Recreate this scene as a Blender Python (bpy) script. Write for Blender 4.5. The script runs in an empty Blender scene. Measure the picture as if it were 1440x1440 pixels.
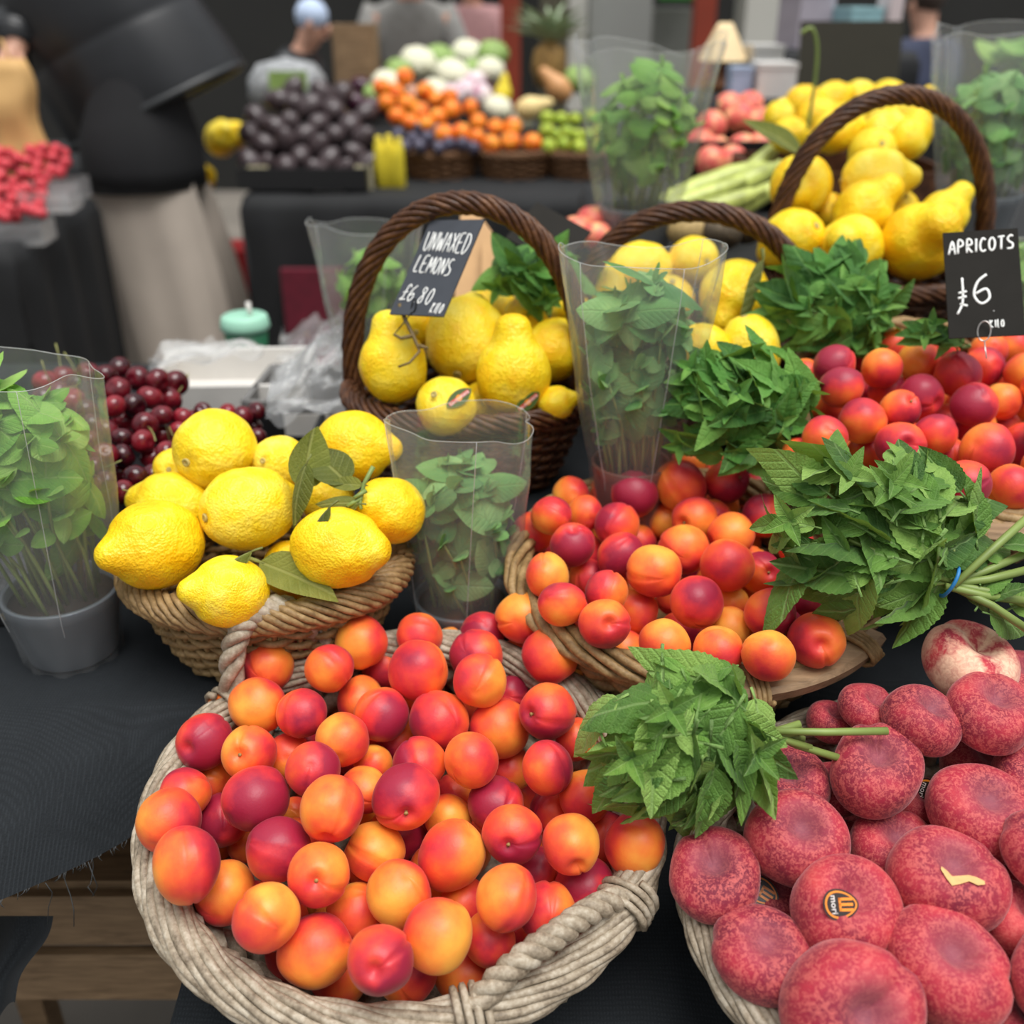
import bpy, math, random
import numpy as np
from mathutils import Vector, Matrix, noise as mnoise

# ------------------------------------------------------------------ camera, sky, sun, exposure
SC = bpy.context.scene
COL = SC.collection
PITCH = math.radians(27)
CAM = np.array([0.0, 0.0, 1.35])
FW = np.array([0, math.cos(PITCH), -math.sin(PITCH)])
RT = np.array([1.0, 0, 0])
UP = np.array([0, math.sin(PITCH), math.cos(PITCH)])
cam_data = bpy.data.cameras.new('camera')
cam_data.sensor_width = 36
cam_data.lens = 36.0
cam_data.clip_start = 0.02
cam_data.dof.use_dof = True
cam_data.dof.focus_distance = 0.77
cam_data.dof.aperture_fstop = 3.8
cam = bpy.data.objects.new('camera', cam_data)
COL.objects.link(cam)
cam.location = CAM
cam.rotation_euler = (math.pi / 2 - PITCH, 0, 0)
SC.camera = cam

world = bpy.data.worlds.new('overcast_sky')
SC.world = world
world.use_nodes = True
wn = world.node_tree.nodes
wl = world.node_tree.links
wn.clear()
wo = wn.new('ShaderNodeOutputWorld')
wb = wn.new('ShaderNodeBackground')
wtc = wn.new('ShaderNodeTexCoord')
wsx = wn.new('ShaderNodeSeparateXYZ')
wmr = wn.new('ShaderNodeMapRange')          # overcast sky: zenith about three times the horizon
wmr.inputs['From Min'].default_value = 0.0
wmr.inputs['From Max'].default_value = 1.0
wmr.inputs['To Min'].default_value = 0.22
wmr.inputs['To Max'].default_value = 0.85
wl.new(wtc.outputs['Generated'], wsx.inputs[0])
wl.new(wsx.outputs['Z'], wmr.inputs['Value'])
wl.new(wmr.outputs[0], wb.inputs['Strength'])
wb.inputs['Color'].default_value = (0.95, 0.98, 1.0, 1)
wl.new(wb.outputs[0], wo.inputs[0])

sun_d = bpy.data.lights.new('veiled_sun_offscreen', 'SUN')
sun_d.energy = 2.7
sun_d.angle = math.radians(40)
sun_d.color = (1.0, 0.98, 0.95)
sun = bpy.data.objects.new('veiled_sun_offscreen', sun_d)
COL.objects.link(sun)
sun.rotation_euler = (math.radians(14), math.radians(10), 0)

SC.view_settings.view_transform = 'Standard'
SC.view_settings.look = 'None'
SC.view_settings.gamma = 1.0
SC.view_settings.use_curve_mapping = False
SC.view_settings.exposure = 0.42
SC.cycles.use_denoising = True
SC.cycles.max_bounces = 10
SC.cycles.transparent_max_bounces = 24

# ------------------------------------------------------------------ helpers
RND = random.Random(7)


def ray(px, py):
    return FW + (px - 720) / 1440 * RT - (py - 720) / 1440 * UP


def P(px, py, d):
    return CAM + d * ray(px, py)


def on_z(px, py, z):
    v = ray(px, py)
    return CAM + v * ((z - CAM[2]) / v[2])


def lin(r, g, b):
    f = lambda c: c / 12.92 if c <= 0.04045 else ((c + 0.055) / 1.055) ** 2.4
    return (f(r / 255), f(g / 255), f(b / 255), 1)


class MB:
    """collects vertices and faces and links them as ONE mesh object"""

    def __init__(self):
        self.v = []
        self.f = []

    def add(self, vs, fs):
        o = len(self.v)
        self.v.extend([tuple(map(float, p)) for p in vs])
        self.f.extend([tuple(i + o for i in q) for q in fs])
        return self

    def box(self, c, s, rot=None):
        pts = []
        for x in (-1, 1):
            for y in (-1, 1):
                for z in (-1, 1):
                    p = np.array([x * s[0] / 2, y * s[1] / 2, z * s[2] / 2])
                    if rot is not None:
                        p = np.array(rot @ Vector(p))
                    pts.append(np.array(c) + p)
        return self.add(pts, [(0, 1, 3, 2), (4, 6, 7, 5), (0, 4, 5, 1), (2, 3, 7, 6), (0, 2, 6, 4), (1, 5, 7, 3)])

    def tube(self, pts, rad, sides=6, closed=False, caps=True, flat=None):
        pts = np.array(pts, float)
        n = len(pts)
        if np.isscalar(rad):
            rad = [rad] * n
        if closed:
            tan = np.roll(pts, -1, 0) - np.roll(pts, 1, 0)
        else:
            tan = np.gradient(pts, axis=0)
        tan /= np.linalg.norm(tan, axis=1)[:, None] + 1e-12
        ref = np.array([0, 0, 1.0]) if abs(tan[0][2]) < .9 else np.array([1.0, 0, 0])
        u = ref - tan[0] * (ref @ tan[0])
        u /= np.linalg.norm(u)
        vs = []
        ang = [2 * math.pi * k / sides for k in range(sides)]
        for i in range(n):
            u = u - tan[i] * (u @ tan[i])
            u /= np.linalg.norm(u) + 1e-12
            w = np.cross(tan[i], u)
            for a in ang:
                vs.append(pts[i] + rad[i] * (math.cos(a) * u + math.sin(a) * w))
        fs = []
        m = n if closed else n - 1
        for i in range(m):
            j = (i + 1) % n
            for k in range(sides):
                l = (k + 1) % sides
                fs.append((i * sides + k, i * sides + l, j * sides + l, j * sides + k))
        if caps and not closed:
            fs.append(tuple(range(sides - 1, -1, -1)))
            fs.append(tuple((n - 1) * sides + k for k in range(sides)))
        return self.add(vs, fs)

    def lathe(self, prof, seg=24, fn=None):
        """prof: list of (r, z); fn(theta, r, z)->point"""
        vs = []
        fs = []
        for (r, z) in prof:
            for k in range(seg):
                t = 2 * math.pi * k / seg
                vs.append(fn(t, r, z) if fn else (r * math.cos(t), r * math.sin(t), z))
        for i in range(len(prof) - 1):
            for k in range(seg):
                l = (k + 1) % seg
                fs.append((i * seg + k, i * seg + l, (i + 1) * seg + l, (i + 1) * seg + k))
        return self.add(vs, fs)

    def grid(self, nu, nv, fn):
        vs = [fn(i / (nu - 1), j / (nv - 1)) for i in range(nu) for j in range(nv)]
        fs = [(i * nv + j, (i + 1) * nv + j, (i + 1) * nv + j + 1, i * nv + j + 1) for i in range(nu - 1) for j in range(nv - 1)]
        return self.add(vs, fs)

    def mesh(self, name, mat=None, smooth=True):
        me = bpy.data.meshes.new(name)
        me.from_pydata(self.v, [], self.f)
        if smooth:
            me.polygons.foreach_set('use_smooth', [True] * len(me.polygons))
        if mat:
            me.materials.append(mat)
        me.update()
        return me

    def build(self, name, mat, parent=None, smooth=True):
        return place(name, self.mesh(name, mat, smooth), parent)


def place(name, me, parent=None, mw=None):
    o = bpy.data.objects.new(name, me)
    COL.objects.link(o)
    if parent is not None:
        o.parent = parent
    if mw is not None:
        o.matrix_local = mw
    return o


def tag(o, label=None, cat=None, group=None, kind=None):
    if label:
        o['label'] = label
    if cat:
        o['category'] = cat
    if group:
        o['group'] = group
    if kind:
        o['kind'] = kind
    return o


def empty(name, loc=(0, 0, 0), mat3=None):
    o = bpy.data.objects.new(name, None)
    o.empty_display_size = 0.02
    COL.objects.link(o)
    m = Matrix.Translation(Vector(loc))
    if mat3 is not None:
        m = m @ mat3.to_4x4()
    o.matrix_world = m
    return o


def frame(y, z):
    """rotation whose local Y points along y and local Z as near z as possible"""
    y = Vector(y).normalized()
    z = Vector(z)
    x = y.cross(z)
    if x.length < 1e-5:
        x = y.cross(Vector((0.3, 0.8, 0.5)))
    x.normalize()
    z = x.cross(y)
    return Matrix((x, y, z)).transposed()


def axis_frame(z, spin=0.0):
    z = Vector(z).normalized()
    r = Vector((0, 0, 1)).rotation_difference(z).to_matrix()
    return r @ Matrix.Rotation(spin, 3, 'Z')


# ------------------------------------------------------------------ materials
MATS = {}


def new_mat(name):
    m = bpy.data.materials.new(name)
    m.use_nodes = True
    nt = m.node_tree
    b = nt.nodes['Principled BSDF']
    MATS[name] = m
    return m, nt, b


def N(nt, kind, **kw):
    n = nt.nodes.new(kind)
    for k, v in kw.items():
        if k in n.inputs:
            n.inputs[k].default_value = v
        else:
            setattr(n, k, v)
    return n


def ramp(nt, stops, fac=None, interp='LINEAR'):
    r = nt.nodes.new('ShaderNodeValToRGB')
    r.color_ramp.interpolation = interp
    e = r.color_ramp.elements
    while len(e) < len(stops):
        e.new(0.5)
    for el, (p, c) in zip(e, stops):
        el.position = p
        el.color = c
    if fac is not None:
        nt.links.new(fac, r.inputs[0])
    return r


def mth(nt, op, a, b=None, c=None):
    n = nt.nodes.new('ShaderNodeMath')
    n.operation = op
    for i, x in enumerate((a, b, c)):
        if x is None:
            continue
        if isinstance(x, (int, float)):
            n.inputs[i].default_value = x
        else:
            nt.links.new(x, n.inputs[i])
    return n.outputs[0]


def mixc(nt, fac, a, b, mode='MIX'):
    n = nt.nodes.new('ShaderNodeMix')
    n.data_type = 'RGBA'
    n.blend_type = mode
    for s, x in ((0, fac), (6, a), (7, b)):
        if isinstance(x, (int, float)):
            n.inputs[s].default_value = x
        elif isinstance(x, tuple):
            n.inputs[s].default_value = x
        else:
            nt.links.new(x, n.inputs[s])
    return n.outputs[2]


def bump(nt, b, h, strength=.3, dist=.002):
    n = nt.nodes.new('ShaderNodeBump')
    n.inputs['Strength'].default_value = strength
    n.inputs['Distance'].default_value = dist
    nt.links.new(h, n.inputs['Height'])
    nt.links.new(n.outputs[0], b.inputs['Normal'])


def obj_coord(nt, jitter=True, scale=1.0):
    """object coordinates, shifted per object so that copies differ"""
    tc = nt.nodes.new('ShaderNodeTexCoord')
    if not jitter:
        return tc.outputs['Object']
    oi = nt.nodes.new('ShaderNodeObjectInfo')
    v = nt.nodes.new('ShaderNodeVectorMath')
    v.operation = 'MULTIPLY_ADD'
    nt.links.new(oi.outputs['Random'], v.inputs[0])
    v.inputs[1].default_value = (31.7, 17.3, 23.9)
    nt.links.new(tc.outputs['Object'], v.inputs[2])
    return v.outputs[0]


def noise(nt, vec, scale, detail=3, rough=.5, dist=0.0):
    n = N(nt, 'ShaderNodeTexNoise', Scale=scale, Detail=detail, Roughness=rough, Distortion=dist)
    nt.links.new(vec, n.inputs['Vector'])
    return n.outputs['Fac']


def plain(name, col, rough=.5, var=.12, scale=30, bmp=0.0, metal=0.0, sheen=0.0, spec=.5, emit=None):
    """one colour with procedural mottling"""
    m, nt, b = new_mat(name)
    v = obj_coord(nt)
    n = noise(nt, v, scale, 4)
    lo = tuple(c * (1 - var) for c in col[:3]) + (1,)
    hi = tuple(min(1, c * (1 + var)) for c in col[:3]) + (1,)
    r = ramp(nt, [(.3, lo), (.7, hi)], n)
    nt.links.new(r.outputs[0], b.inputs['Base Color'])
    b.inputs['Roughness'].default_value = rough
    b.inputs['Metallic'].default_value = metal
    b.inputs['Sheen Weight'].default_value = sheen
    b.inputs['Specular IOR Level'].default_value = spec
    if bmp:
        bump(nt, b, n, bmp, .004)
    return m


def mat_apricot():
    m, nt, b = new_mat('apricot_skin')
    oi = nt.nodes.new('ShaderNodeObjectInfo')
    sep = nt.nodes.new('ShaderNodeSeparateColor')
    nt.links.new(oi.outputs['Color'], sep.inputs[0])
    tc = nt.nodes.new('ShaderNodeTexCoord')
    sx = nt.nodes.new('ShaderNodeSeparateXYZ')
    nt.links.new(tc.outputs['Object'], sx.inputs[0])
    v = obj_coord(nt)
    n1 = noise(nt, v, 1.1, 2, .45)
    n2 = noise(nt, v, 9, 4, .6)
    t = mth(nt, 'MULTIPLY', sx.outputs['X'], .36)
    t = mth(nt, 'ADD', t, mth(nt, 'MULTIPLY', mth(nt, 'SUBTRACT', n1, .5), .75))
    t = mth(nt, 'ADD', t, mth(nt, 'MULTIPLY', mth(nt, 'SUBTRACT', n2, .5), .10))
    t = mth(nt, 'ADD', t, sep.outputs[0])
    r = ramp(nt, [(.06, lin(248, 168, 66)), (.32, lin(243, 130, 52)), (.54, lin(234, 88, 50)), (.74, lin(212, 54, 58)), (.97, lin(152, 32, 58))], t)
    # tiny dark freckles
    vo = N(nt, 'ShaderNodeTexVoronoi', Scale=5.0)
    nt.links.new(v, vo.inputs['Vector'])
    fr = ramp(nt, [(.025, (1, 1, 1, 1)), (.05, (0, 0, 0, 1))], vo.outputs['Distance'])
    c = mixc(nt, mth(nt, 'MULTIPLY', fr.outputs[0], .45), r.outputs[0], lin(120, 50, 30))
    nt.links.new(c, b.inputs['Base Color'])
    b.inputs['Roughness'].default_value = .42
    b.inputs['Specular IOR Level'].default_value = .38
    b.inputs['Sheen Weight'].default_value = .14
    b.inputs['Sheen Roughness'].default_value = .35
    b.inputs['Sheen Tint'].default_value = lin(255, 205, 190)
    b.inputs['Subsurface Weight'].default_value = .06
    b.inputs['Subsurface Radius'].default_value = (.5, .15, .05)
    b.inputs['Subsurface Scale'].default_value = .1
    bump(nt, b, n2, .05, .1)
    return m


def mat_peach():
    m, nt, b = new_mat('flat_peach_skin')
    oi = nt.nodes.new('ShaderNodeObjectInfo')
    sep = nt.nodes.new('ShaderNodeSeparateColor')
    nt.links.new(oi.outputs['Color'], sep.inputs[0])
    tc = nt.nodes.new('ShaderNodeTexCoord')
    v = obj_coord(nt)
    sx = nt.nodes.new('ShaderNodeSeparateXYZ')
    nt.links.new(tc.outputs['Object'], sx.inputs[0])
    n0 = noise(nt, v, 1.2, 2)
    n1 = noise(nt, v, 9, 3, .6, .8)
    n2 = noise(nt, v, 22, 3, .7, .4)
    sp = mth(nt, 'ADD', mth(nt, 'MULTIPLY', n1, .5), mth(nt, 'MULTIPLY', n2, .5))
    base = ramp(nt, [(.15, lin(232, 150, 92)), (.36, lin(206, 76, 76)), (.55, lin(166, 42, 60)), (.8, lin(112, 30, 50))],
                mth(nt, 'ADD', mth(nt, 'ADD', mth(nt, 'MULTIPLY', n0, .8), mth(nt, 'MULTIPLY', sp, .5)), mth(nt, 'SUBTRACT', sep.outputs[0], .44)))
    speck = ramp(nt, [(.47, (0, 0, 0, 1)), (.56, (1, 1, 1, 1))], sp)
    z0 = mth(nt, 'ABSOLUTE', sx.outputs['Z'])
    c = mixc(nt, mth(nt, 'MULTIPLY', speck.outputs[0], .55), base.outputs[0], lin(222, 110, 102))
    # grey down on the skin around the stem hollow, no darker than the rest
    rr = nt.nodes.new('ShaderNodeVectorMath')
    rr.operation = 'LENGTH'
    cx = nt.nodes.new('ShaderNodeCombineXYZ')
    nt.links.new(sx.outputs['X'], cx.inputs[0])
    nt.links.new(sx.outputs['Y'], cx.inputs[1])
    nt.links.new(cx.outputs[0], rr.inputs[0])
    hol = ramp(nt, [(.12, (1, 1, 1, 1)), (.62, (0, 0, 0, 1))], mth(nt, 'ADD', rr.outputs['Value'], mth(nt, 'MULTIPLY', mth(nt, 'SUBTRACT', n0, .5), .5)))
    c = mixc(nt, mth(nt, 'MULTIPLY', hol.outputs[0], mth(nt, 'MULTIPLY', sep.outputs[1], .8)), c, lin(132, 76, 88))
    # pale stripes for the striped peach
    at = mth(nt, 'ARCTAN2', sx.outputs['Y'], sx.outputs['X'])
    st = mth(nt, 'ADD', mth(nt, 'MULTIPLY', mth(nt, 'SINE', mth(nt, 'ADD', mth(nt, 'MULTIPLY', at, 4), mth(nt, 'MULTIPLY', n0, 9))), .28), mth(nt, 'MULTIPLY', n1, 1.0))
    sr = ramp(nt, [(.2, (0, 0, 0, 1)), (.85, (1, 1, 1, 1))], st)
    c = mixc(nt, mth(nt, 'MULTIPLY', sr.outputs[0], sep.outputs[2]), c, lin(240, 204, 172))
    nt.links.new(c, b.inputs['Base Color'])
    b.inputs['Roughness'].default_value = .62
    b.inputs['Specular IOR Level'].default_value = .25
    b.inputs['Sheen Weight'].default_value = .36
    b.inputs['Sheen Roughness'].default_value = .4
    b.inputs['Sheen Tint'].default_value = lin(250, 205, 205)
    bump(nt, b, n2, .08, .05)
    return m


def mat_lemon():
    m, nt, b = new_mat('lemon_peel')
    oi = nt.nodes.new('ShaderNodeObjectInfo')
    v = obj_coord(nt)
    n0 = noise(nt, v, 1.6, 3)
    n1 = noise(nt, v, 7, 4, .6)
    vo = N(nt, 'ShaderNodeTexVoronoi', Scale=17.0)
    nt.links.new(v, vo.inputs['Vector'])
    t = mth(nt, 'ADD', n0, mth(nt, 'MULTIPLY', mth(nt, 'SUBTRACT', oi.outputs['Random'], .5), .25))
    r = ramp(nt, [(.28, lin(252, 196, 12)), (.5, lin(255, 217, 30)), (.75, lin(255, 228, 84))], t)
    nt.links.new(r.outputs[0], b.inputs['Base Color'])
    b.inputs['Roughness'].default_value = .36
    b.inputs['Specular IOR Level'].default_value = .45
    b.inputs['Subsurface Weight'].default_value = .1
    b.inputs['Subsurface Radius'].default_value = (.6, .4, .05)
    b.inputs['Subsurface Scale'].default_value = .15
    h = mth(nt, 'ADD', mth(nt, 'MULTIPLY', n1, .9), mth(nt, 'MULTIPLY', vo.outputs['Distance'], .22))
    bump(nt, b, h, .28, .07)
    return m


def mat_wicker(name, c0, c1, c2, rough=.55):
    m, nt, b = new_mat(name)
    v = obj_coord(nt)
    mp = N(nt, 'ShaderNodeMapping')
    nt.links.new(v, mp.inputs[0])
    n0 = noise(nt, mp.outputs[0], 60, 4, .6)
    n1 = noise(nt, mp.outputs[0], 320, 3, .6)
    t = mth(nt, 'ADD', mth(nt, 'MULTIPLY', n0, .65), mth(nt, 'MULTIPLY', n1, .35))
    r = ramp(nt, [(.3, c0), (.5, c1), (.7, c2)], t)
    nt.links.new(r.outputs[0], b.inputs['Base Color'])
    b.inputs['Roughness'].default_value = rough
    b.inputs['Specular IOR Level'].default_value = .35
    bump(nt, b, n1, .4, .0012)
    return m


def mat_leaf(name, c0, c1, c2, rough=.5, trans=.25, vein=(.5, .6, .3, 1)):
    m, nt, b = new_mat(name)
    oi = nt.nodes.new('ShaderNodeObjectInfo')
    tc = nt.nodes.new('ShaderNodeTexCoord')
    sx = nt.nodes.new('ShaderNodeSeparateXYZ')
    nt.links.new(tc.outputs['Object'], sx.inputs[0])
    v = obj_coord(nt)
    n0 = noise(nt, v, 3.5, 3)
    n1 = noise(nt, v, 40, 3, .6)
    t = mth(nt, 'ADD', mth(nt, 'MULTIPLY', n0, .45), mth(nt, 'MULTIPLY', oi.outputs['Random'], .55))
    r = ramp(nt, [(.2, c0), (.5, c1), (.8, c2)], t)
    ax = mth(nt, 'ABSOLUTE', sx.outputs['X'])
    # side veins run forward from the midrib
    ph = mth(nt, 'SUBTRACT', sx.outputs['Y'], mth(nt, 'MULTIPLY', ax, .9))
    sv = mth(nt, 'POWER', mth(nt, 'ABSOLUTE', mth(nt, 'COSINE', mth(nt, 'MULTIPLY', ph, 26))), 14)
    mid = ramp(nt, [(.010, (1, 1, 1, 1)), (.022, (0, 0, 0, 1))], ax)
    vm = mth(nt, 'MAXIMUM', mid.outputs[0], mth(nt, 'MULTIPLY', sv, .24))
    c = mixc(nt, mth(nt, 'MULTIPLY', vm, .45), r.outputs[0], vein)
    nt.links.new(c, b.inputs['Base Color'])
    b.inputs['Roughness'].default_value = rough
    b.inputs['Specular IOR Level'].default_value = .35
    b.inputs['Sheen Weight'].default_value = .08
    h = mth(nt, 'SUBTRACT', mth(nt, 'MULTIPLY', n1, .5), mth(nt, 'MULTIPLY', vm, .8))
    bump(nt, b, h, .45, .03)
    tr = nt.nodes.new('ShaderNodeBsdfTranslucent')
    nt.links.new(mixc(nt, .5, c, lin(170, 200, 60)), tr.inputs['Color'])
    mx = nt.nodes.new('ShaderNodeMixShader')
    mx.inputs[0].default_value = trans
    nt.links.new(b.outputs[0], mx.inputs[1])
    nt.links.new(tr.outputs[0], mx.inputs[2])
    nt.links.new(mx.outputs[0], nt.nodes['Material Output'].inputs['Surface'])
    return m


def mat_film(name, haze=.12, tint=(1, 1, 1, 1), rough=.12):
    """thin clear plastic film: mostly see-through, milky haze and glossy glints"""
    m, nt, b = new_mat(name)
    nt.nodes.remove(b)
    tp = N(nt, 'ShaderNodeBsdfTransparent')
    tp.inputs[0].default_value = tint
    df = N(nt, 'ShaderNodeBsdfDiffuse')
    df.inputs[0].default_value = (.95, .96, .96, 1)
    tl = N(nt, 'ShaderNodeBsdfTranslucent')
    tl.inputs[0].default_value = (.95, .96, .96, 1)
    gl = N(nt, 'ShaderNodeBsdfGlossy')
    gl.inputs['Roughness'].default_value = rough
    lw = N(nt, 'ShaderNodeFresnel', IOR=1.45)
    v = obj_coord(nt)
    n0 = noise(nt, v, 45, 4, .6)
    bp = N(nt, 'ShaderNodeBump', Strength=.35, Distance=.004)
    nt.links.new(n0, bp.inputs['Height'])
    nt.links.new(bp.outputs[0], gl.inputs['Normal'])
    nt.links.new(bp.outputs[0], lw.inputs['Normal'])
    hz = N(nt, 'ShaderNodeMixShader')
    hz.inputs[0].default_value = .5
    nt.links.new(df.outputs[0], hz.inputs[1])
    nt.links.new(tl.outputs[0], hz.inputs[2])
    m1 = N(nt, 'ShaderNodeMixShader')
    m1.inputs[0].default_value = haze
    nt.links.new(tp.outputs[0], m1.inputs[1])
    nt.links.new(hz.outputs[0], m1.inputs[2])
    m2 = N(nt, 'ShaderNodeMixShader')
    nt.links.new(mth(nt, 'MINIMUM', mth(nt, 'MULTIPLY', lw.outputs[0], .8), .32), m2.inputs[0])
    nt.links.new(m1.outputs[0], m2.inputs[1])
    nt.links.new(gl.outputs[0], m2.inputs[2])
    nt.links.new(m2.outputs[0], nt.nodes['Material Output'].inputs['Surface'])
    return m


def mat_cloth(name, c0, c1, scale=120):
    m, nt, b = new_mat(name)
    tc = nt.nodes.new('ShaderNodeTexCoord')
    w1 = N(nt, 'ShaderNodeTexWave', Scale=scale, Distortion=.6)
    w1.bands_direction = 'X'
    w2 = N(nt, 'ShaderNodeTexWave', Scale=scale, Distortion=.6)
    w2.bands_direction = 'Y'
    sxyz = nt.nodes.new('ShaderNodeSeparateXYZ')
    nt.links.new(tc.outputs['Object'], sxyz.inputs[0])
    cxyz = nt.nodes.new('ShaderNodeCombineXYZ')
    nt.links.new(sxyz.outputs[0], cxyz.inputs[0])
    nt.links.new(mth(nt, 'SUBTRACT', sxyz.outputs[1], sxyz.outputs[2]), cxyz.inputs[1])
    for w in (w1, w2):
        w.inputs['Detail'].default_value = 1
        nt.links.new(cxyz.outputs[0], w.inputs['Vector'])
    h = mth(nt, 'MULTIPLY', w1.outputs['Fac'], w2.outputs['Fac'])
    n = noise(nt, tc.outputs['Object'], 14, 5, .65)
    grain = noise(nt, tc.outputs['Object'], 650, 2, .6)
    r = ramp(nt, [(0, c0), (.8, c1)], mth(nt, 'ADD', mth(nt, 'MULTIPLY', h, .22), mth(nt, 'ADD', mth(nt, 'MULTIPLY', n, .35), mth(nt, 'MULTIPLY', grain, .35))))
    # faint dusty smears
    du = ramp(nt, [(.64, (0, 0, 0, 1)), (.82, (1, 1, 1, 1))], noise(nt, tc.outputs['Object'], 33, 6, .75))
    c = mixc(nt, mth(nt, 'MULTIPLY', du.outputs[0], .16), r.outputs[0], lin(120, 120, 118))
    nt.links.new(c, b.inputs['Base Color'])
    b.inputs['Roughness'].default_value = .85
    b.inputs['Specular IOR Level'].default_value = .2
    bump(nt, b, mth(nt, 'ADD', mth(nt, 'MULTIPLY', h, .4), grain), .4, .0012)
    return m


def mat_wood(name, c0, c1, rough=.6, scale=18):
    m, nt, b = new_mat(name)
    v = obj_coord(nt)
    mp = N(nt, 'ShaderNodeMapping')
    mp.inputs['Scale'].default_value = (1, 8, 8)
    nt.links.new(v, mp.inputs[0])
    n = noise(nt, mp.outputs[0], scale, 5, .6, .8)
    r = ramp(nt, [(.3, c0), (.7, c1)], n)
    nt.links.new(r.outputs[0], b.inputs['Base Color'])
    b.inputs['Roughness'].default_value = rough
    bump(nt, b, n, .25, .002)
    return m


M_APR = mat_apricot()
M_PEACH = mat_peach()
M_LEMON = mat_lemon()
M_WHITE_WICKER = mat_wicker('greyed_willow', lin(88, 74, 58), lin(156, 142, 122), lin(200, 190, 172))
M_TAN_WICKER = mat_wicker('tan_willow', lin(96, 74, 44), lin(142, 114, 74), lin(176, 148, 104))
M_BROWN_WICKER = mat_wicker('brown_willow', lin(40, 22, 14), lin(76, 46, 28), lin(120, 80, 48), .42)
M_MINT = mat_leaf('mint_leaf', lin(58, 98, 36), lin(106, 150, 60), lin(150, 186, 92), .55, .22, lin(150, 178, 112))
M_MINT_DEEP = mat_leaf('deep_mint_leaf', lin(52, 100, 40), lin(84, 142, 56), lin(124, 174, 78), .5, .22, lin(120, 160, 80))
M_BASIL = mat_leaf('basil_leaf', lin(96, 156, 52), lin(132, 188, 74), lin(172, 212, 110), .38, .3, lin(170, 200, 120))
M_BASIL_DEEP = mat_leaf('deep_basil_leaf', lin(78, 136, 72), lin(118, 174, 96), lin(160, 204, 128), .36, .3, lin(130, 165, 100))
M_LEMON_LEAF = mat_leaf('lemon_leaf', lin(72, 82, 22), lin(104, 112, 38), lin(138, 140, 62), .5, .2, lin(170, 170, 100))
M_STEM = plain('green_stem', lin(120, 138, 70), .5, .2)
M_WOODY = plain('brown_stem', lin(112, 92, 52), .6, .25)
M_DRYSTEM = plain('dry_stem', lin(150, 120, 70), .6, .25, 3)
M_FILM = mat_film('clear_film', .055)
M_FILM_MILKY = mat_film('milky_film', .125)
M_CLOTH = mat_cloth('black_woven_cloth', lin(9, 11, 13), lin(45, 49, 53))
M_CLOTH_FAR = plain('black_stall_cloth', lin(20, 21, 23), .8, .3, 8)
M_GREY_POT = plain('grey_plastic_pot', lin(106, 113, 120), .35, .05)
M_TERRA_POT = plain('brown_plastic_pot', lin(112, 70, 58), .4, .08)
M_SOIL = plain('potting_soil', lin(42, 32, 24), .95, .5, 60, .8)
M_SLATE = plain('slate_card', lin(64, 67, 73), .75, .08, 40, spec=.2)
M_SLATE2 = plain('dark_slate_card', lin(36, 34, 31), .8, .08, 40, spec=.15)
M_CHALK = plain('white_marker', lin(236, 236, 232), .6, .03)
M_WIRE = plain('dark_wire', lin(46, 46, 46), .35, .1, 30, 0, .9)
M_STEEL = plain('bright_wire', lin(205, 200, 195), .3, .1, 30, 0, .9)
M_WOOD = mat_wood('pale_crate_wood', lin(140, 108, 70), lin(186, 152, 108))
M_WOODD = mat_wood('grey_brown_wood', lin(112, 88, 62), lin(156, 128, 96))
M_BLUE_BAND = plain('blue_rubber', lin(40, 120, 180), .5, .05)

M_FAR_WICKER = mat_wicker('far_brown_willow', lin(70, 46, 28), lin(110, 76, 48), lin(140, 102, 68))
# ------------------------------------------------------------------ setting: ground, back wall, stall tops under black cloth
def sbox(name, lo, hi, mat, kind='structure'):
    lo = np.array(lo, float)
    hi = np.array(hi, float)
    o = MB().box((lo + hi) / 2, hi - lo).build(name, mat, None, False)
    o['kind'] = kind
    return o


M_PAVE = plain('market_paving', lin(112, 106, 98), .8, .25, 3, .3)
M_DARKWALL = plain('dark_shopfront', lin(30, 30, 28), .7, .2, 2)
sbox('floor', (-8, -3, -.06), (8, 9, 0), M_PAVE)
sbox('wall_back', (-8, 8.0, 0), (8, 8.3, 4.2), M_DARKWALL)


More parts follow.
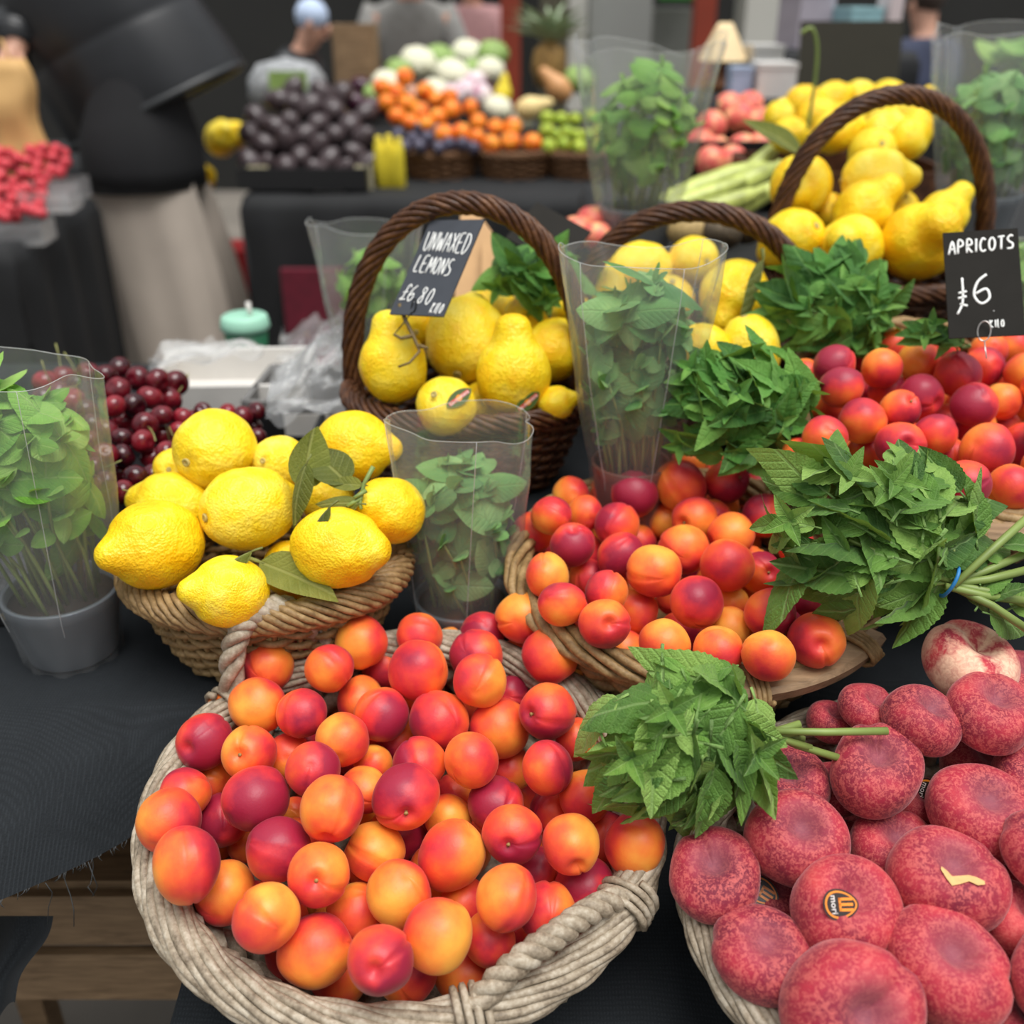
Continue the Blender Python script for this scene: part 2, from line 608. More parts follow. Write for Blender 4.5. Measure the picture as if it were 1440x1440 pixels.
def draped(name, x0, x1, y0, y1, z0, z1, slope, mat, label, seed=0, drop=.5, r=.035):
    """black cloth over a stall step: top sloping by slope, rounded edges, hanging sides with soft folds"""
    us = [0, .12, .25, .40, .6, .8, 1.0]
    nx = 40
    ny = 30
    sk = [drop * s for s in (1, .75, .5, .3, .15, .06)]
    xs = [(x0, s) for s in sk] + [(x0 + (x1 - x0) * i / nx, 0) for i in range(nx + 1)] + [(x1, s) for s in sk[::-1]]
    ys = [(y0, s) for s in sk] + [(y0 + (y1 - y0) * i / ny, 0) for i in range(ny + 1)] + [(y1, s) for s in sk[::-1]]
    mb = MB()

    def fn(i, j):
        x, dx = xs[i]
        y, dy = ys[j]
        z = z0 + (y - y0) * slope
        d = max(dx, dy)
        w = .010 * mnoise.noise(Vector((x * 9 + seed, y * 9, 0))) if d == 0 else 0
        ox = oy = 0
        if dx:
            ox = (-1 if x == x0 else 1) * (.012 + .012 * math.sin(y * 38 + seed) * min(1, dx * 6))
        if dy:
            oy = (-1 if y == y0 else 1) * (.012 + .012 * math.sin(x * 34 + seed) * min(1, dy * 6))
        return (x + ox, y + oy, max(z1, z - d + min(0, w)))
    vs = [fn(i, j) for i in range(len(xs)) for j in range(len(ys))]
    n = len(ys)
    fs = [(i * n + j, (i + 1) * n + j, (i + 1) * n + j + 1, i * n + j + 1) for i in range(len(xs) - 1) for j in range(len(ys) - 1)]
    mb.add(vs, fs)
    o = mb.build(name, mat)
    tag(o, label, 'tablecloth')
    return o


draped('black_cloth', -.262, .95, .36, .75, .600, .05, .249, M_CLOTH, 'black cloth sloping under the greyed willow baskets', 1, .6)
draped('black_cloth', -.185, .95, .78, .925, .775, .05, .11, M_CLOTH, 'black cloth under the middle tray basket and clear sleeved basil', 3, .5)
draped('black_cloth', -.185, 1.2, .95, 1.45, .872, .05, .0, M_CLOTH, 'black cloth on the raised step under the hooped lemon baskets', 4, .5)
# ------------------------------------------------------------------ wicker baskets
def strand_paths(path, nrm, n, R, turns, closed, phase=0.0, squash=1.0):
    """n polylines twisted around a path; nrm gives the path's reference normal per point"""
    path = np.array(path, float)
    nrm = np.array(nrm, float)
    m = len(path)
    if closed:
        tan = np.roll(path, -1, 0) - np.roll(path, 1, 0)
    else:
        tan = np.gradient(path, axis=0)
    tan /= np.linalg.norm(tan, axis=1)[:, None]
    nrm = nrm - tan * np.sum(nrm * tan, axis=1)[:, None]
    nrm /= np.linalg.norm(nrm, axis=1)[:, None]
    bi = np.cross(tan, nrm)
    out = []
    for k in range(n):
        s = np.arange(m) / (m if closed else m - 1)
        a = 2 * math.pi * (k / n + turns * s) + phase
        rr = R * (1 + .08 * np.sin(7 * a + k * 2.1))
        out.append(path + nrm * (rr * np.cos(a))[:, None] * squash + bi * (rr * np.sin(a))[:, None])
    return out


def basket(name, label, rim_c, a, b, h, tilt, yaw, mat, ta=.72, tb=.72, rows=11, stakes=26, rim_n=6, rim_R=.009,
           rim_r=.0042, rim_turns=5, arch=None, arch_yaw=0.0, loops=(), detail=True, group=None, wr=None):
    rot = Matrix.Rotation(tilt, 3, 'X') @ Matrix.Rotation(yaw, 3, 'Z')
    base = Vector(rim_c) - rot @ Vector((0, 0, h))
    root = empty(name, base, rot)
    root['size'] = (a, b, h, ta)
    tag(root, label, 'basket', group)

    def prof(z):                       # half axes at height z, bellied sides
        t = max(0, min(1, z / h))
        e = t ** .75
        return a * (ta + (1 - ta) * e), b * (tb + (1 - tb) * e)
    # floor of the basket
    mb = MB()
    a0, b0 = prof(0)
    mb.lathe([(1e-4, .012), (.6, .010), (1.0, .010), (1.02, .004), (1.0, 0), (1e-4, 0)], 40, lambda t, r, z: (a0 * r * math.cos(t), b0 * r * math.sin(t), z))
    mb.build('base', mat, root)
    # uprights
    wr = wr or h / rows * .56
    for k in range(stakes):
        t = 2 * math.pi * k / stakes
        pts = []
        for i in range(5):
            z = h * i / 4
            A, B = prof(z)
            pts.append((A * math.cos(t), B * math.sin(t), max(z, .004)))
        MB().tube(pts, wr * .8, 5).build('stake', mat, root)
    # weavers, one ring a row
    ns = stakes * 4
    for j in range(rows):
        z = h * (j + .5) / rows
        A, B = prof(z)
        pts = []
        for i in range(ns):
            t = 2 * math.pi * i / ns
            o = wr * 1.15 * math.cos(stakes / 2 * t + math.pi * j)
            dz = wr * .18 * math.sin(3 * t + j * 1.7)
            pts.append(((A + o) * math.cos(t), (B + o) * math.sin(t), z + dz))
        MB().tube(pts, [wr * (1 + .12 * math.sin(5 * i * .37 + j)) for i in range(ns)], 6, True).build('weaver', mat, root)
    # twisted rim
    m = 180
    path = [(a * math.cos(2 * math.pi * i / m), b * math.sin(2 * math.pi * i / m), h) for i in range(m)]
    nrm = [(0, 0, 1)] * m
    for pl in strand_paths(path, nrm, rim_n, rim_R, rim_turns, True):
        q = [rim_r * (1 + .13 * math.sin(i * .21 + len(pl))) for i in range(m)]
        MB().tube(pl, q, 7, True).build('rim_strand', mat, root)
    MB().tube(path, rim_R * .75, 6, True).build('rim_core', mat, root)
    if arch:                            # tall hoop handle across the basket
        H, n, R, r, turns = arch
        hd = empty('handle')
        hd.parent = root
        hd.matrix_local = Matrix.Rotation(arch_yaw, 4, 'Z')
        m = 70
        ca = abs(math.cos(arch_yaw)) * a + abs(math.sin(arch_yaw)) * b
        path = []
        nr = []
        for i in range(m):
            t = math.pi * (i / (m - 1) * 1.12 - .06)
            x = ca * .985 * math.cos(t)
            z = h + (H * max(0, math.sin(t)) ** .82 if math.sin(t) > 0 else H * math.sin(t) * .9)
            path.append((x, 0, z))
            nr.append((0, 1, 0))
        for pl in strand_paths(path, nr, n, R, turns, False):
            MB().tube(pl, r, 7).build('handle_strand', mat, hd)
        MB().tube(path, R * .72, 6).build('handle_core', mat, hd)
    for (ang, half, H, out, n, R, r, turns) in loops:       # small side loops on the rim
        hd = empty('handle')
        hd.parent = root
        path = []
        nr = []
        m = 46
        for i in range(m):
            s = i / (m - 1) * 2 - 1
            t = math.radians(ang + half * s)
            k = (1 - abs(s) ** 2.6)
            o = 1 + out * k
            path.append((a * o * math.cos(t), b * o * math.sin(t), h + .010 + H * k))
            nr.append((math.cos(t), math.sin(t), .2))
        for pl in strand_paths(path, nr, n, R, turns, False):
            MB().tube(pl, r, 7).build('handle_strand', mat, hd)
        for e in (0, -1):               # binding around the rim at each foot
            c = np.array(path[e])
            t = math.radians(ang + half * (-1 if e == 0 else 1))
            tn = np.array([-a * math.sin(t), b * math.cos(t), 0])
            tn /= np.linalg.norm(tn)
            n1 = np.array([math.cos(t), math.sin(t), 0])
            pts = []
            for i in range(50):
                w = 2 * math.pi * i / 49 * 3.2
                pts.append(np.array([a * math.cos(t), b * math.sin(t), h]) + (rim_R + r * .9) * 1.12 * (n1 * math.cos(w) + np.array([0, 0, 1]) * math.sin(w)) + tn * (i / 49 - .5) * r * 4)
            MB().tube(pts, r * .55, 6).build('binding', mat, hd)
    return root


# ------------------------------------------------------------------ fruit shapes (unit size)
def shape_mesh(name, nu, nv, fn, mat):
    """closed surface of revolution-like grid: fn(u 0..pi, theta)->xyz"""
    mb = MB()
    vs = [fn(0, 0)]
    for i in range(1, nu):
        for k in range(nv):
            vs.append(fn(math.pi * i / nu, 2 * math.pi * k / nv))
    vs.append(fn(math.pi, 0))
    fs = [(0, 1 + k, 1 + (k + 1) % nv) for k in range(nv)]
    for i in range(nu - 2):
        for k in range(nv):
            l = (k + 1) % nv
            fs.append((1 + i * nv + k, 1 + (i + 1) * nv + k, 1 + (i + 1) * nv + l, 1 + i * nv + l))
    last = len(vs) - 1
    o = 1 + (nu - 2) * nv
    fs += [(o + k, last, o + (k + 1) % nv) for k in range(nv)]
    mb.add(vs, fs)
    return mb.mesh(name, mat)


def wrap(t):
    return (t + math.pi) % (2 * math.pi) - math.pi


def apricot_mesh(seed):
    rr = random.Random(seed)
    el = 1 + rr.uniform(-.04, .07)
    fl = 1 + rr.uniform(-.06, .02)
    gd = rr.uniform(.045, .105)

    def fn(u, t):
        t0 = wrap(t - math.pi / 2)
        s = math.sin(u)
        g = gd * math.exp(-(t0 / .11) ** 2) * min(1, s * 1.6)
        lob = .05 * math.exp(-(t0 / .45) ** 2) * s
        R = 1 - g + lob + .05 * mnoise.noise(Vector((math.cos(t) * s * 1.3 + seed, math.sin(t) * s * 1.3, math.cos(u) * 1.3)))
        z = math.cos(u) * el * R
        if u < 1.2:
            z -= .27 * math.exp(-(u / .24) ** 2)
        if u > 2.4:
            z += .06 * math.exp(-((math.pi - u) / .18) ** 2)
        w = s * R
        return (w * math.cos(t) * fl, w * math.sin(t), z)
    return shape_mesh('apricot', 26, 44, fn, M_APR)


def peach_mesh(seed):
    rr = random.Random(seed)
    hz = rr.uniform(.58, .68)
    dep = rr.uniform(.30, .40)
    gd = rr.uniform(.05, .13)
    ov = rr.uniform(.03, .09)

    def fn(u, t):
        t0 = wrap(t - .6)
        s = abs(math.sin(u)) ** .72
        g = gd * math.exp(-(t0 / .16) ** 2)
        lob = .05 * math.exp(-(t0 / .6) ** 2)
        n = mnoise.noise(Vector((math.cos(t) * s + seed * 3.1, math.sin(t) * s, math.cos(u))))
        R = 1 - g * (.4 + .6 * s) + lob + .07 * n + ov * math.cos(2 * t)
        x = s * R
        z = hz * math.copysign(abs(math.cos(u)) ** .8, math.cos(u))
        if u < math.pi / 2:
            z -= dep * math.exp(-(s / .30) ** 2) + gd * .9 * math.exp(-(t0 / .22) ** 2) * math.exp(-((s - .45) / .35) ** 2)
            z += .05 * math.cos(t - .6 + seed) * s
        else:
            z += .2 * math.exp(-(s / .3) ** 2)
        return (x * math.cos(t), x * math.sin(t), z)
    return shape_mesh('flat_peach', 30, 52, fn, M_PEACH)


def lemon_mesh(seed, nip=.3, length=1.18, nipw=.36):
    def fn(u, t):
        v = math.pi - u                        # v = 0 at the nipple end (+z)
        v = u
        s = math.sin(u) ** .92
        n = mnoise.noise(Vector((math.cos(t) * s * 1.5 + seed * 5, math.sin(t) * s * 1.5, math.cos(u) * 1.5)))
        n2 = mnoise.noise(Vector((math.cos(t) * s * 4 + seed * 5, math.sin(t) * s * 4, math.cos(u) * 4)))
        R = 1 + .06 * n + .018 * n2
        z = length * math.cos(u) * (1 + .02 * n)
        r = s * R
        e = math.exp(-(v / nipw) ** 2)
        z += nip * e
        if nip > .38:                          # thick long neck
            r *= 1 + .35 * math.exp(-((v - nipw * .55) / (nipw * .5)) ** 2)
        r *= 1 + .55 * math.exp(-(v / .22) ** 2)      # blunt tip
        # furrow around the neck
        z -= .06 * math.exp(-((v - nipw * 1.7) / .16) ** 2)
        w = math.pi - u
        z += .09 * math.exp(-(w / .16) ** 2)
        r *= 1 + .03 * math.cos(9 * t) * math.exp(-((w - .35) / .2) ** 2)
        return (r * math.cos(t), r * math.sin(t), z)
    return shape_mesh('lemon', 34, 48, fn, M_LEMON)


APR = [apricot_mesh(s) for s in range(1, 7)]
PEA = [peach_mesh(s) for s in range(1, 7)]
LEM = [lemon_mesh(1, .22), lemon_mesh(2, .30, 1.15), lemon_mesh(3, .16, 1.05, .3), lemon_mesh(4, .52, 1.1, .40)]
_s = MB().lathe([(.001, .60), (.075, .62), (.06, .70), (.05, .80), (.07, .85), (.001, .86)], 8)
STEM_ME = _s.mesh('stem', M_DRYSTEM)
_s = MB().lathe([(.001, -1.02), (.10, -1.10), (.115, -1.15), (.07, -1.17), (.05, -1.145), (.001, -1.15)], 10)
BUTTON_ME = _s.mesh('stem_button', plain('lemon_stem_button', lin(178, 160, 92), .6, .2, 4))

LEVEL_WORD = {'y': 'golden orange', 'o': 'orange', 'r': 'red-orange', 'c': 'deep crimson', 'd': 'plain red'}
LEVEL = {'y': .31, 'o': .43, 'r': .62, 'c': .86, 'd': .68}


def solve_depth(items, plane, gap=.985, iters=90, rfac=1.0):
    """items: list of dict(px,py,r,layer); spreads the fruit along their sight lines until none overlap"""
    (p0, p1, p2) = [P(*q) for q in plane]
    n = np.cross(p1 - p0, p2 - p0)
    n /= np.linalg.norm(n)
    if n[2] < 0:
        n = -n
    D = np.array([ray(i['px'], i['py']) for i in items])
    t = ((p0 - CAM) @ n) / (D @ n)
    rad = np.array([i['r'] / 1440 for i in items]) * rfac
    lay = np.array([i.get('layer', 0) for i in items])
    t = t + lay * .030
    ln = np.linalg.norm(D, axis=1)
    for it in range(iters):
        C = CAM + D * t[:, None]
        R = rad * t
        moved = False
        for i in range(len(items)):
            d = np.linalg.norm(C - C[i], axis=1)
            for j in np.nonzero(d < gap * (R + R[i]))[0]:
                if j <= i:
                    continue
                ov = gap * (R[i] + R[j]) - d[j]
                ki, kj = (t[i] + lay[i] * .05, t[j] + lay[j] * .05)
                push = min(.006, ov * .6 + .0008)
                if ki <= kj:
                    t[i] -= push * (.25 if lay[j] > lay[i] else .5)
                    t[j] += push * (.75 if lay[j] > lay[i] else .5)
                else:
                    t[j] -= push * (.25 if lay[i] > lay[j] else .5)
                    t[i] += push * (.75 if lay[i] > lay[j] else .5)
                moved = True
        if not moved:
            break
    return CAM + D * t[:, None], rad * t


def cam_dir(sx, sy):
    """direction whose picture offset from a fruit's centre is (sx, sy) radii, facing the camera"""
    s = math.sqrt(max(0.02, 1 - sx * sx - sy * sy))
    return Vector(sx * RT - sy * UP - s * FW)


def nearest(marks, px, py):
    return min(marks, key=lambda m: (m[0] - px) ** 2 + (m[1] - py) ** 2)[2]


def project(c):
    q = np.array(c) - CAM
    d = q @ FW
    return 720 + 1440 * (q @ RT) / d, 720 - 1440 * (q @ UP) / d


def lay_apricots(rows, plane, marks, group, seed, fill=None):
    rr = random.Random(seed)
    items = []
    for q in rows:
        px, py, r, lv = q[:4]
        items.append(dict(px=px, py=py, r=r, lv=lv, layer=q[4] if len(q) > 4 else 0, stem=q[5] if len(q) > 5 else None))
    C, R = solve_depth(items, plane)
    allc = list(zip(C, R))
    for it, c, r in zip(items, C, R):
        put_apricot(c, r, it['lv'], it['stem'], nearest(marks, it['px'], it['py']), group, rr, ' tucked low' if it['layer'] >= .9 else '')
    if fill:                                  # fruit of the layer below, glimpsed through the gaps
        root, a, b, z0, z1, R0, cnt, bulge = fill
        mw = root.matrix_world
        done = 0
        for k in range(6000):
            if done >= cnt:
                break
            u = math.sqrt(rr.random())
            t = rr.uniform(0, 2 * math.pi)
            x, y = a * u * math.cos(t), b * u * math.sin(t)
            z = rr.uniform(z0, z1 + bulge * (1 - u * u))
            sa, sb, sh, st = root['size']
            kk = st + (1 - st) * min(1, z / sh) ** .75
            if (x / (sa * kk - R0 * 1.35)) ** 2 + (y / (sb * kk - R0 * 1.35)) ** 2 > 1:
                continue
            c = np.array(mw @ Vector((x, y, z)))
            r = R0 * rr.uniform(.92, 1.05)
            if all(np.linalg.norm(c - c2) > .97 * (r + r2) for c2, r2 in allc):
                allc.append((c, r))
                px, py = project(c)
                put_apricot(c, r, rr.choice('orrdc'), None, nearest(marks, px, py), group, rr, ' of the bottom layer')
                done += 1
    return allc


def put_apricot(c, r, lv, stem, where, group, rr, lay=''):
    me = rr.choice(APR)
    o = bpy.data.objects.new('apricot', me)
    COL.objects.link(o)
    if stem is not None:
        zz = cam_dir(*stem[:2])
    else:
        zz = Vector((rr.gauss(0, 1), rr.gauss(.5, 1), rr.gauss(-.6, .7)))
        if zz.dot(Vector(-FW)) > .25:
            zz = zz - 1.6 * zz.dot(Vector(-FW)) * Vector(-FW)
    m3 = axis_frame(zz, rr.uniform(0, 6.28))
    k = r / 1.0
    sc = Matrix.Diagonal((k * rr.uniform(.93, 1.03), k * rr.uniform(.94, 1.04), k * rr.uniform(.95, 1.07)))
    o.matrix_world = Matrix.Translation(Vector(c)) @ (m3 @ sc).to_4x4()
    o.color = (LEVEL[lv] + rr.uniform(-.06, .06), rr.random(), 0, 1)
    w = LEVEL_WORD[lv]
    if stem is not None and len(stem) > 2:
        s = place('stem', STEM_ME, o)
        label = f'{w} apricot with dry brown stem, {where}'
    elif stem is not None:
        label = f'{w} apricot with open stem hollow, {where}'
    else:
        label = f'{w} apricot{lay} {where}'
    tag(o, label, 'apricot', group)
    return o


# ------------------------------------------------------------------ baskets in place
R_ = math.radians
B1 = basket('fruit_basket', 'round greyed willow basket with rope loop handles heaped with apricots', (-.085, .603, .784), .188, .164, .115, R_(15), 0,
            M_WHITE_WICKER, rows=8, stakes=30, rim_n=15, rim_R=.0132, rim_r=.0033, rim_turns=3,
            loops=[(128, 15, .068, .05, 3, .0056, .0056, 4), (-50, 22, .020, -.075, 3, .0050, .0052, 4)])
BP = basket('fruit_basket', 'greyed willow basket heaped with flat peaches', (.340, .535, .768), .206, .165, .115, R_(13), 0,
            M_WHITE_WICKER, rows=8, stakes=30, rim_n=15, rim_R=.0132, rim_r=.0033, rim_turns=3)
B3 = basket('fruit_basket', 'tan willow tray basket with a flat wooden grip holding apricots beside the mint', (.163, .812, .880), .158, .146, .085, R_(8), 0,
            M_TAN_WICKER, rows=9, stakes=28, rim_n=6, rim_R=.0095, rim_r=.0045, rim_turns=5)
B4 = basket('fruit_basket', 'tan willow tray basket of apricots behind the price card', (.432, .940, .978), .152, .165, .085, R_(13), 0,
            M_TAN_WICKER, rows=9, stakes=28, rim_n=6, rim_R=.0095, rim_r=.0045, rim_turns=5)
L1 = basket('fruit_basket', 'small tan willow basket of leafy lemons on the black cloth', (-.222, .806, .886), .120, .092, .085, 0, 0,
            M_TAN_WICKER, ta=.66, tb=.7, rows=14, stakes=32, rim_n=10, rim_R=.0112, rim_r=.0032, rim_turns=7)
L2 = basket('fruit_basket', 'dark willow basket with hoop handle and the unwaxed lemons card', (-.048, 1.040, .968), .126, .105, .095, 0, R_(-6),
            M_BROWN_WICKER, ta=.72, tb=.75, rows=16, stakes=30, rim_n=8, rim_R=.0088, rim_r=.0030, rim_turns=7, arch=(.195, 9, .0088, .0031, 4))
L3 = basket('fruit_basket', 'dark willow basket with hoop handle holding lemons behind the mint', (.205, 1.145, 1.000), .130, .105, .100, 0, R_(-12),
            M_BROWN_WICKER, ta=.72, tb=.75, rows=16, stakes=30, rim_n=8, rim_R=.0088, rim_r=.0030, rim_turns=7, arch=(.135, 9, .0088, .0031, 3.5))
L4 = basket('fruit_basket', 'tall dark willow basket with hoop handle piled with big knobbly lemons', (.460, 1.300, 1.030), .138, .112, .120, 0, R_(3),
            M_BROWN_WICKER, ta=.72, tb=.75, rows=18, stakes=30, rim_n=8, rim_R=.0088, rim_r=.0030, rim_turns=7, arch=(.21, 9, .0088, .0031, 4.5))
bpy.context.view_layer.update()

# ------------------------------------------------------------------ apricots
# picture x, y, radius, colour (golden y, orange o, red-orange r, crimson c, red d), depth layer, stem offset
A1 = [
 (287,1043,40,'c',0,(-.35,.05)),(362,992,39,'o'),(318,1000,29,'o',1),(425,1003,37,'r'),(350,1059,38,'o',0,(-.15,-.15,1)),(260,1115,37,'r'),
 (298,1098,27,'o',1),(237,1153,45,'r'),(262,1216,49,'r'),(360,1122,46,'c'),(313,1153,37,'c',1),(345,1187,27,'o',2),(305,1187,24,'r',2),
 (392,1195,43,'c'),(317,1255,44,'r',.6),(375,1290,47,'o'),(448,1230,45,'r',0,(.1,-.12,1)),(440,1082,40,'c'),(405,1063,31,'o',1),(415,1143,24,'o',2),
 (467,1137,46,'r',0,(-.05,.72)),(482,1040,38,'o'),(443,1337,51,'r',.3),(433,897,34,'c'),(377,937,38,'r'),(463,940,35,'r'),(508,903,37,'y'),
 (540,940,30,'o',1),(590,895,34,'r'),(588,943,41,'o'),(632,910,26,'o',1),(678,893,33,'c',.5),(670,922,36,'c'),(675,957,38,'o'),
 (735,868,37,'o',0),(738,922,33,'c',1),(773,923,38,'r'),(717,930,24,'c',2),(633,945,27,'c',2),(805,948,27,'o',1),(507,985,34,'r',.5),
 (537,1005,38,'r'),(617,1013,41,'r'),(562,1040,31,'c',1),(703,1025,42,'r',.4),(770,1000,41,'c',0,(-.68,-.02,1)),(663,1068,39,'o'),
 (525,1075,29,'o',1),(590,1073,37,'c',.3),(512,1110,33,'r',1),(571,1120,47,'r',0,(.1,.3,1)),(770,1080,36,'c',.5),(720,1083,32,'r',1.4),
 (697,1132,40,'c',.4),(640,1118,30,'d',1.5),(720,1173,43,'c',0,(-.15,.12,1)),(775,1140,31,'c',1),(823,1120,38,'o',.8),(803,1187,42,'o',0,(.15,.5)),
 (527,1197,42,'o',.5),(630,1150,33,'o',1.3),(635,1203,47,'y'),(560,1257,47,'o'),(712,1262,45,'r'),(757,1223,30,'d',1.4),(822,1248,43,'r',.4),
 (770,1283,43,'r',.5),(615,1316,51,'y'),(535,1350,47,'c',0,(-.05,-.1)),(500,1283,39,'o',1),(688,1320,37,'o',1),(893,1187,42,'d',.6),
 (850,1180,38,'d',1.3),(655,1270,36,'d',1.6),(470,1290,28,'o',2),(430,1045,26,'d',2),(720,975,26,'c',1.6),(590,985,24,'r',2),
 (810,1040,30,'r',1.2)]
lay_apricots(A1, [(330, 1300, .700), (850, 1250, .715), (560, 905, .885)], [(420, 920, 'by the rope loop beside the tan lemon basket'), (300, 1040, 'at the greyed basket rim below the lemons'), (240, 1160, 'at the greyed basket rim over the cloth edge'), (320, 1270, 'at the greyed basket rim above the crate'),
              (500, 1330, 'at the front of the greyed basket rim'), (690, 1310, 'against the twisted rope grip'), (850, 1230, 'in the greyed basket below the mint'), (790, 1090, 'beside the mint on the greyed basket'), (770, 930, 'next to the tan tray basket'),
              (640, 910, 'below the stiff clear basil sleeve'), (530, 1020, 'in the back of the greyed willow heap'), (480, 1160, 'mid heap on the frayed cloth side'), (640, 1130, 'mid heap on the mint side')], 'apricots in the greyed willow basket', 11,
             (B1, .165, .155, .025, .105, .0235, 46, .012))
A3 = [
 (803,697,28,'o',.5),(775,725,29,'r'),(750,748,29,'r',.4),(822,722,27,'r',.6),(857,692,28,'o',.6),(892,695,33,'c'),(868,738,32,'c'),
 (805,766,33,'c',0,(-.05,-.75)),(827,750,24,'o',1.2),(910,745,24,'c',1.3),(925,705,26,'o',1.2),(957,683,35,'o'),(935,732,26,'o',1),(977,730,32,'o',0,(-.7,.2,1)),
 (757,775,28,'r',.8),(770,810,33,'o'),(827,812,28,'r',.9),(873,782,33,'c'),(920,803,38,'o'),(853,833,32,'r'),(790,850,32,'r'),
 (895,860,32,'y',.5),(850,877,36,'r',0,(.1,-.1)),(815,875,27,'o',.8),(962,772,36,'r'),(980,846,38,'r'),(935,905,38,'o',.3),
 (970,650,26,'d',.8),(1022,677,32,'c',0,(.55,-.2,1)),(1068,685,25,'d',1.2),(1102,685,27,'r',.5),(1013,713,27,'o',1),(1045,718,23,'r',1.3),
 (1075,725,31,'r',.4),(1028,752,32,'r'),(1023,795,36,'o'),(1070,805,31,'d',.8,(.2,-.05,1)),(1105,825,26,'d',1.4),(1127,840,27,'c',1),
 (1028,850,27,'o',1),(1083,863,37,'c',0,(.25,-.05,1)),(1028,884,30,'o',.7),(1148,900,39,'r',0,(-.1,.05)),(1010,916,36,'y'),(1081,922,38,'y'),
 (1120,770,26,'d',1),(1000,660,24,'r',1)]
lay_apricots(A3, [(1081, 922, .80), (790, 850, .85), (880, 695, 1.0)], [(770, 740, 'beside the stiff clear basil sleeve'), (780, 850, 'at the tan tray rim over the greyed basket'), (890, 700, 'under the brown basil pot'), (1030, 680, 'under the upright mint'), (880, 790, 'in the middle of the tan tray'),
              (1010, 780, 'in the tan tray between the two mint bunches'), (1100, 810, 'beside the banded mint bunch'), (1110, 910, 'above the wooden grip'), (960, 900, 'above the mint on the greyed basket')], 'apricots in the middle tray basket', 12,
             (B3, .130, .120, .020, .075, .0195, 30, .02))
A4 = [
 (1173,514,29,'c'),(1183,545,28,'c'),(1163,567,29,'o',.5,(.6,-.35,1)),(1240,518,29,'o'),(1213,547,24,'d',1.2),(1248,550,26,'c',.6),(1292,508,29,'o'),
 (1320,492,27,'o',.5),(1258,490,26,'o',.6),(1295,558,32,'c',0,(.5,.4)),(1265,576,29,'r',0,(.35,-.4,1)),(1347,527,33,'c'),(1382,517,29,'c',.4),
 (1390,494,26,'r',.8),(1412,532,24,'c',1.2),(1370,570,32,'c'),(1408,565,28,'r',.5),(1443,525,31,'o'),(1446,568,27,'r',.5),(1212,592,33,'r'),
 (1180,583,24,'r',1.2),(1160,615,30,'r'),(1266,626,34,'c',0,(-.05,.02)),(1315,612,31,'c'),(1332,590,22,'r',1.4),(1372,603,30,'r',.4),(1413,600,22,'o',1.3),
 (1388,633,38,'r'),(1333,645,28,'r',.9),(1438,627,30,'r',.4),(1290,665,32,'c'),(1356,682,35,'c'),(1422,685,32,'o'),(1218,637,27,'r',.9),
 (1122,640,25,'d',.8),(1130,528,24,'o',.9),(1425,490,24,'r',1),(1215,500,22,'r',1.3),(1470,660,33,'r'),(1475,600,33,'c'),(1470,545,30,'o'),(1140,590,24,'r',1)]
lay_apricots(A4, [(1356, 682, .88), (1173, 545, .97), (1320, 495, 1.035)], [(1170, 530, 'beside the deep green mint of the right tray'), (1170, 600, 'above the upright mint in the right tray'), (1290, 505, 'below the small mint sprig of the right tray'), (1390, 510, 'right under the apricots price card'),
              (1270, 590, 'in the middle of the right tray'), (1390, 590, 'in the outer side of the right tray'), (1250, 650, 'above the banded mint bunch'), (1390, 670, 'at the wooden grip of the right tray')], 'apricots in the right tray basket', 13,
             (B4, .140, .140, .020, .075, .0205, 34, .02))

# ------------------------------------------------------------------ flat peaches: x, y, radius, stem offset, redness, hollow greyness, stripes, layer
PCH = [
 (1223,997,43,(.3,-.75),.5,.6,0,0),(1297,1013,52,(.3,-.45),.55,1,0,0),(1392,1000,64,(.15,-.55),.44,.9,0,0),(1366,932,66,(.12,-.62),.32,.3,.85,.3),
 (1233,1083,66,(-.08,-.62),.52,.9,0,0),(1110,1103,57,(-.1,-.55),.56,.9,0,.4),(1175,1110,42,(.1,-.6),.5,.5,0,1.3),(1122,1180,68,(0,-.38),.46,1,0,0),
 (1255,1190,60,(.1,-.5),.42,1,0,.3),(1382,1143,73,(.05,-.42),.43,1,0,0),(1385,1078,66,(-.05,-.75),.45,.8,0,.6),(1195,1187,34,(0,-.6),.5,.5,0,1.5),
 (1005,1230,66,(-.15,-.5),.52,1,0,.2),(1190,1278,75,(.15,-.38),.40,.45,0,0),(1333,1236,77,(.05,-.5),.42,1,0,.1),(1073,1340,69,(0,-.42),.50,.8,0,.1),
 (1330,1360,82,(.05,-.5),.38,1,0,0),(1198,1422,95,(.1,-.1),.44,1,0,-.4),(1436,1297,60,(.2,-.5),.36,.5,0,.2),(1434,1434,52,(.1,-.5),.5,.9,0,.3),
 (1450,1100,55,(.2,-.5),.45,.8,0,.5),(1436,1215,40,(0,-.4),.5,.6,0,1.2),(1297,1130,38,(0,-.5),.6,.6,0,1.6),(1090,1262,40,(0,-.5),.6,.6,0,1.6),
 (1440,960,50,(.1,-.6),.5,.8,0,.8),(1168,1015,32,(.2,-.5),.62,.5,0,1.2),(1270,1290,40,(0,-.5),.6,.7,0,1.6),(1480,1200,66,(0,-.5),.45,.9,0,.2),
 (1500,1370,76,(0,-.5),.45,.9,0,.1),(1490,1020,58,(0,-.5),.45,.9,0,.3)]
rp = random.Random(31)
PCH = [q if q[7] < 1 else q[:4] + (.48,) + q[5:] for q in PCH]
pit = [dict(px=q[0], py=q[1], r=q[2], layer=q[7]) for q in PCH]
PC, PR = solve_depth(pit, [(1000, 1430, .655), (1400, 1430, .64), (1300, 940, .81)], gap=.80)
PEACHES = []
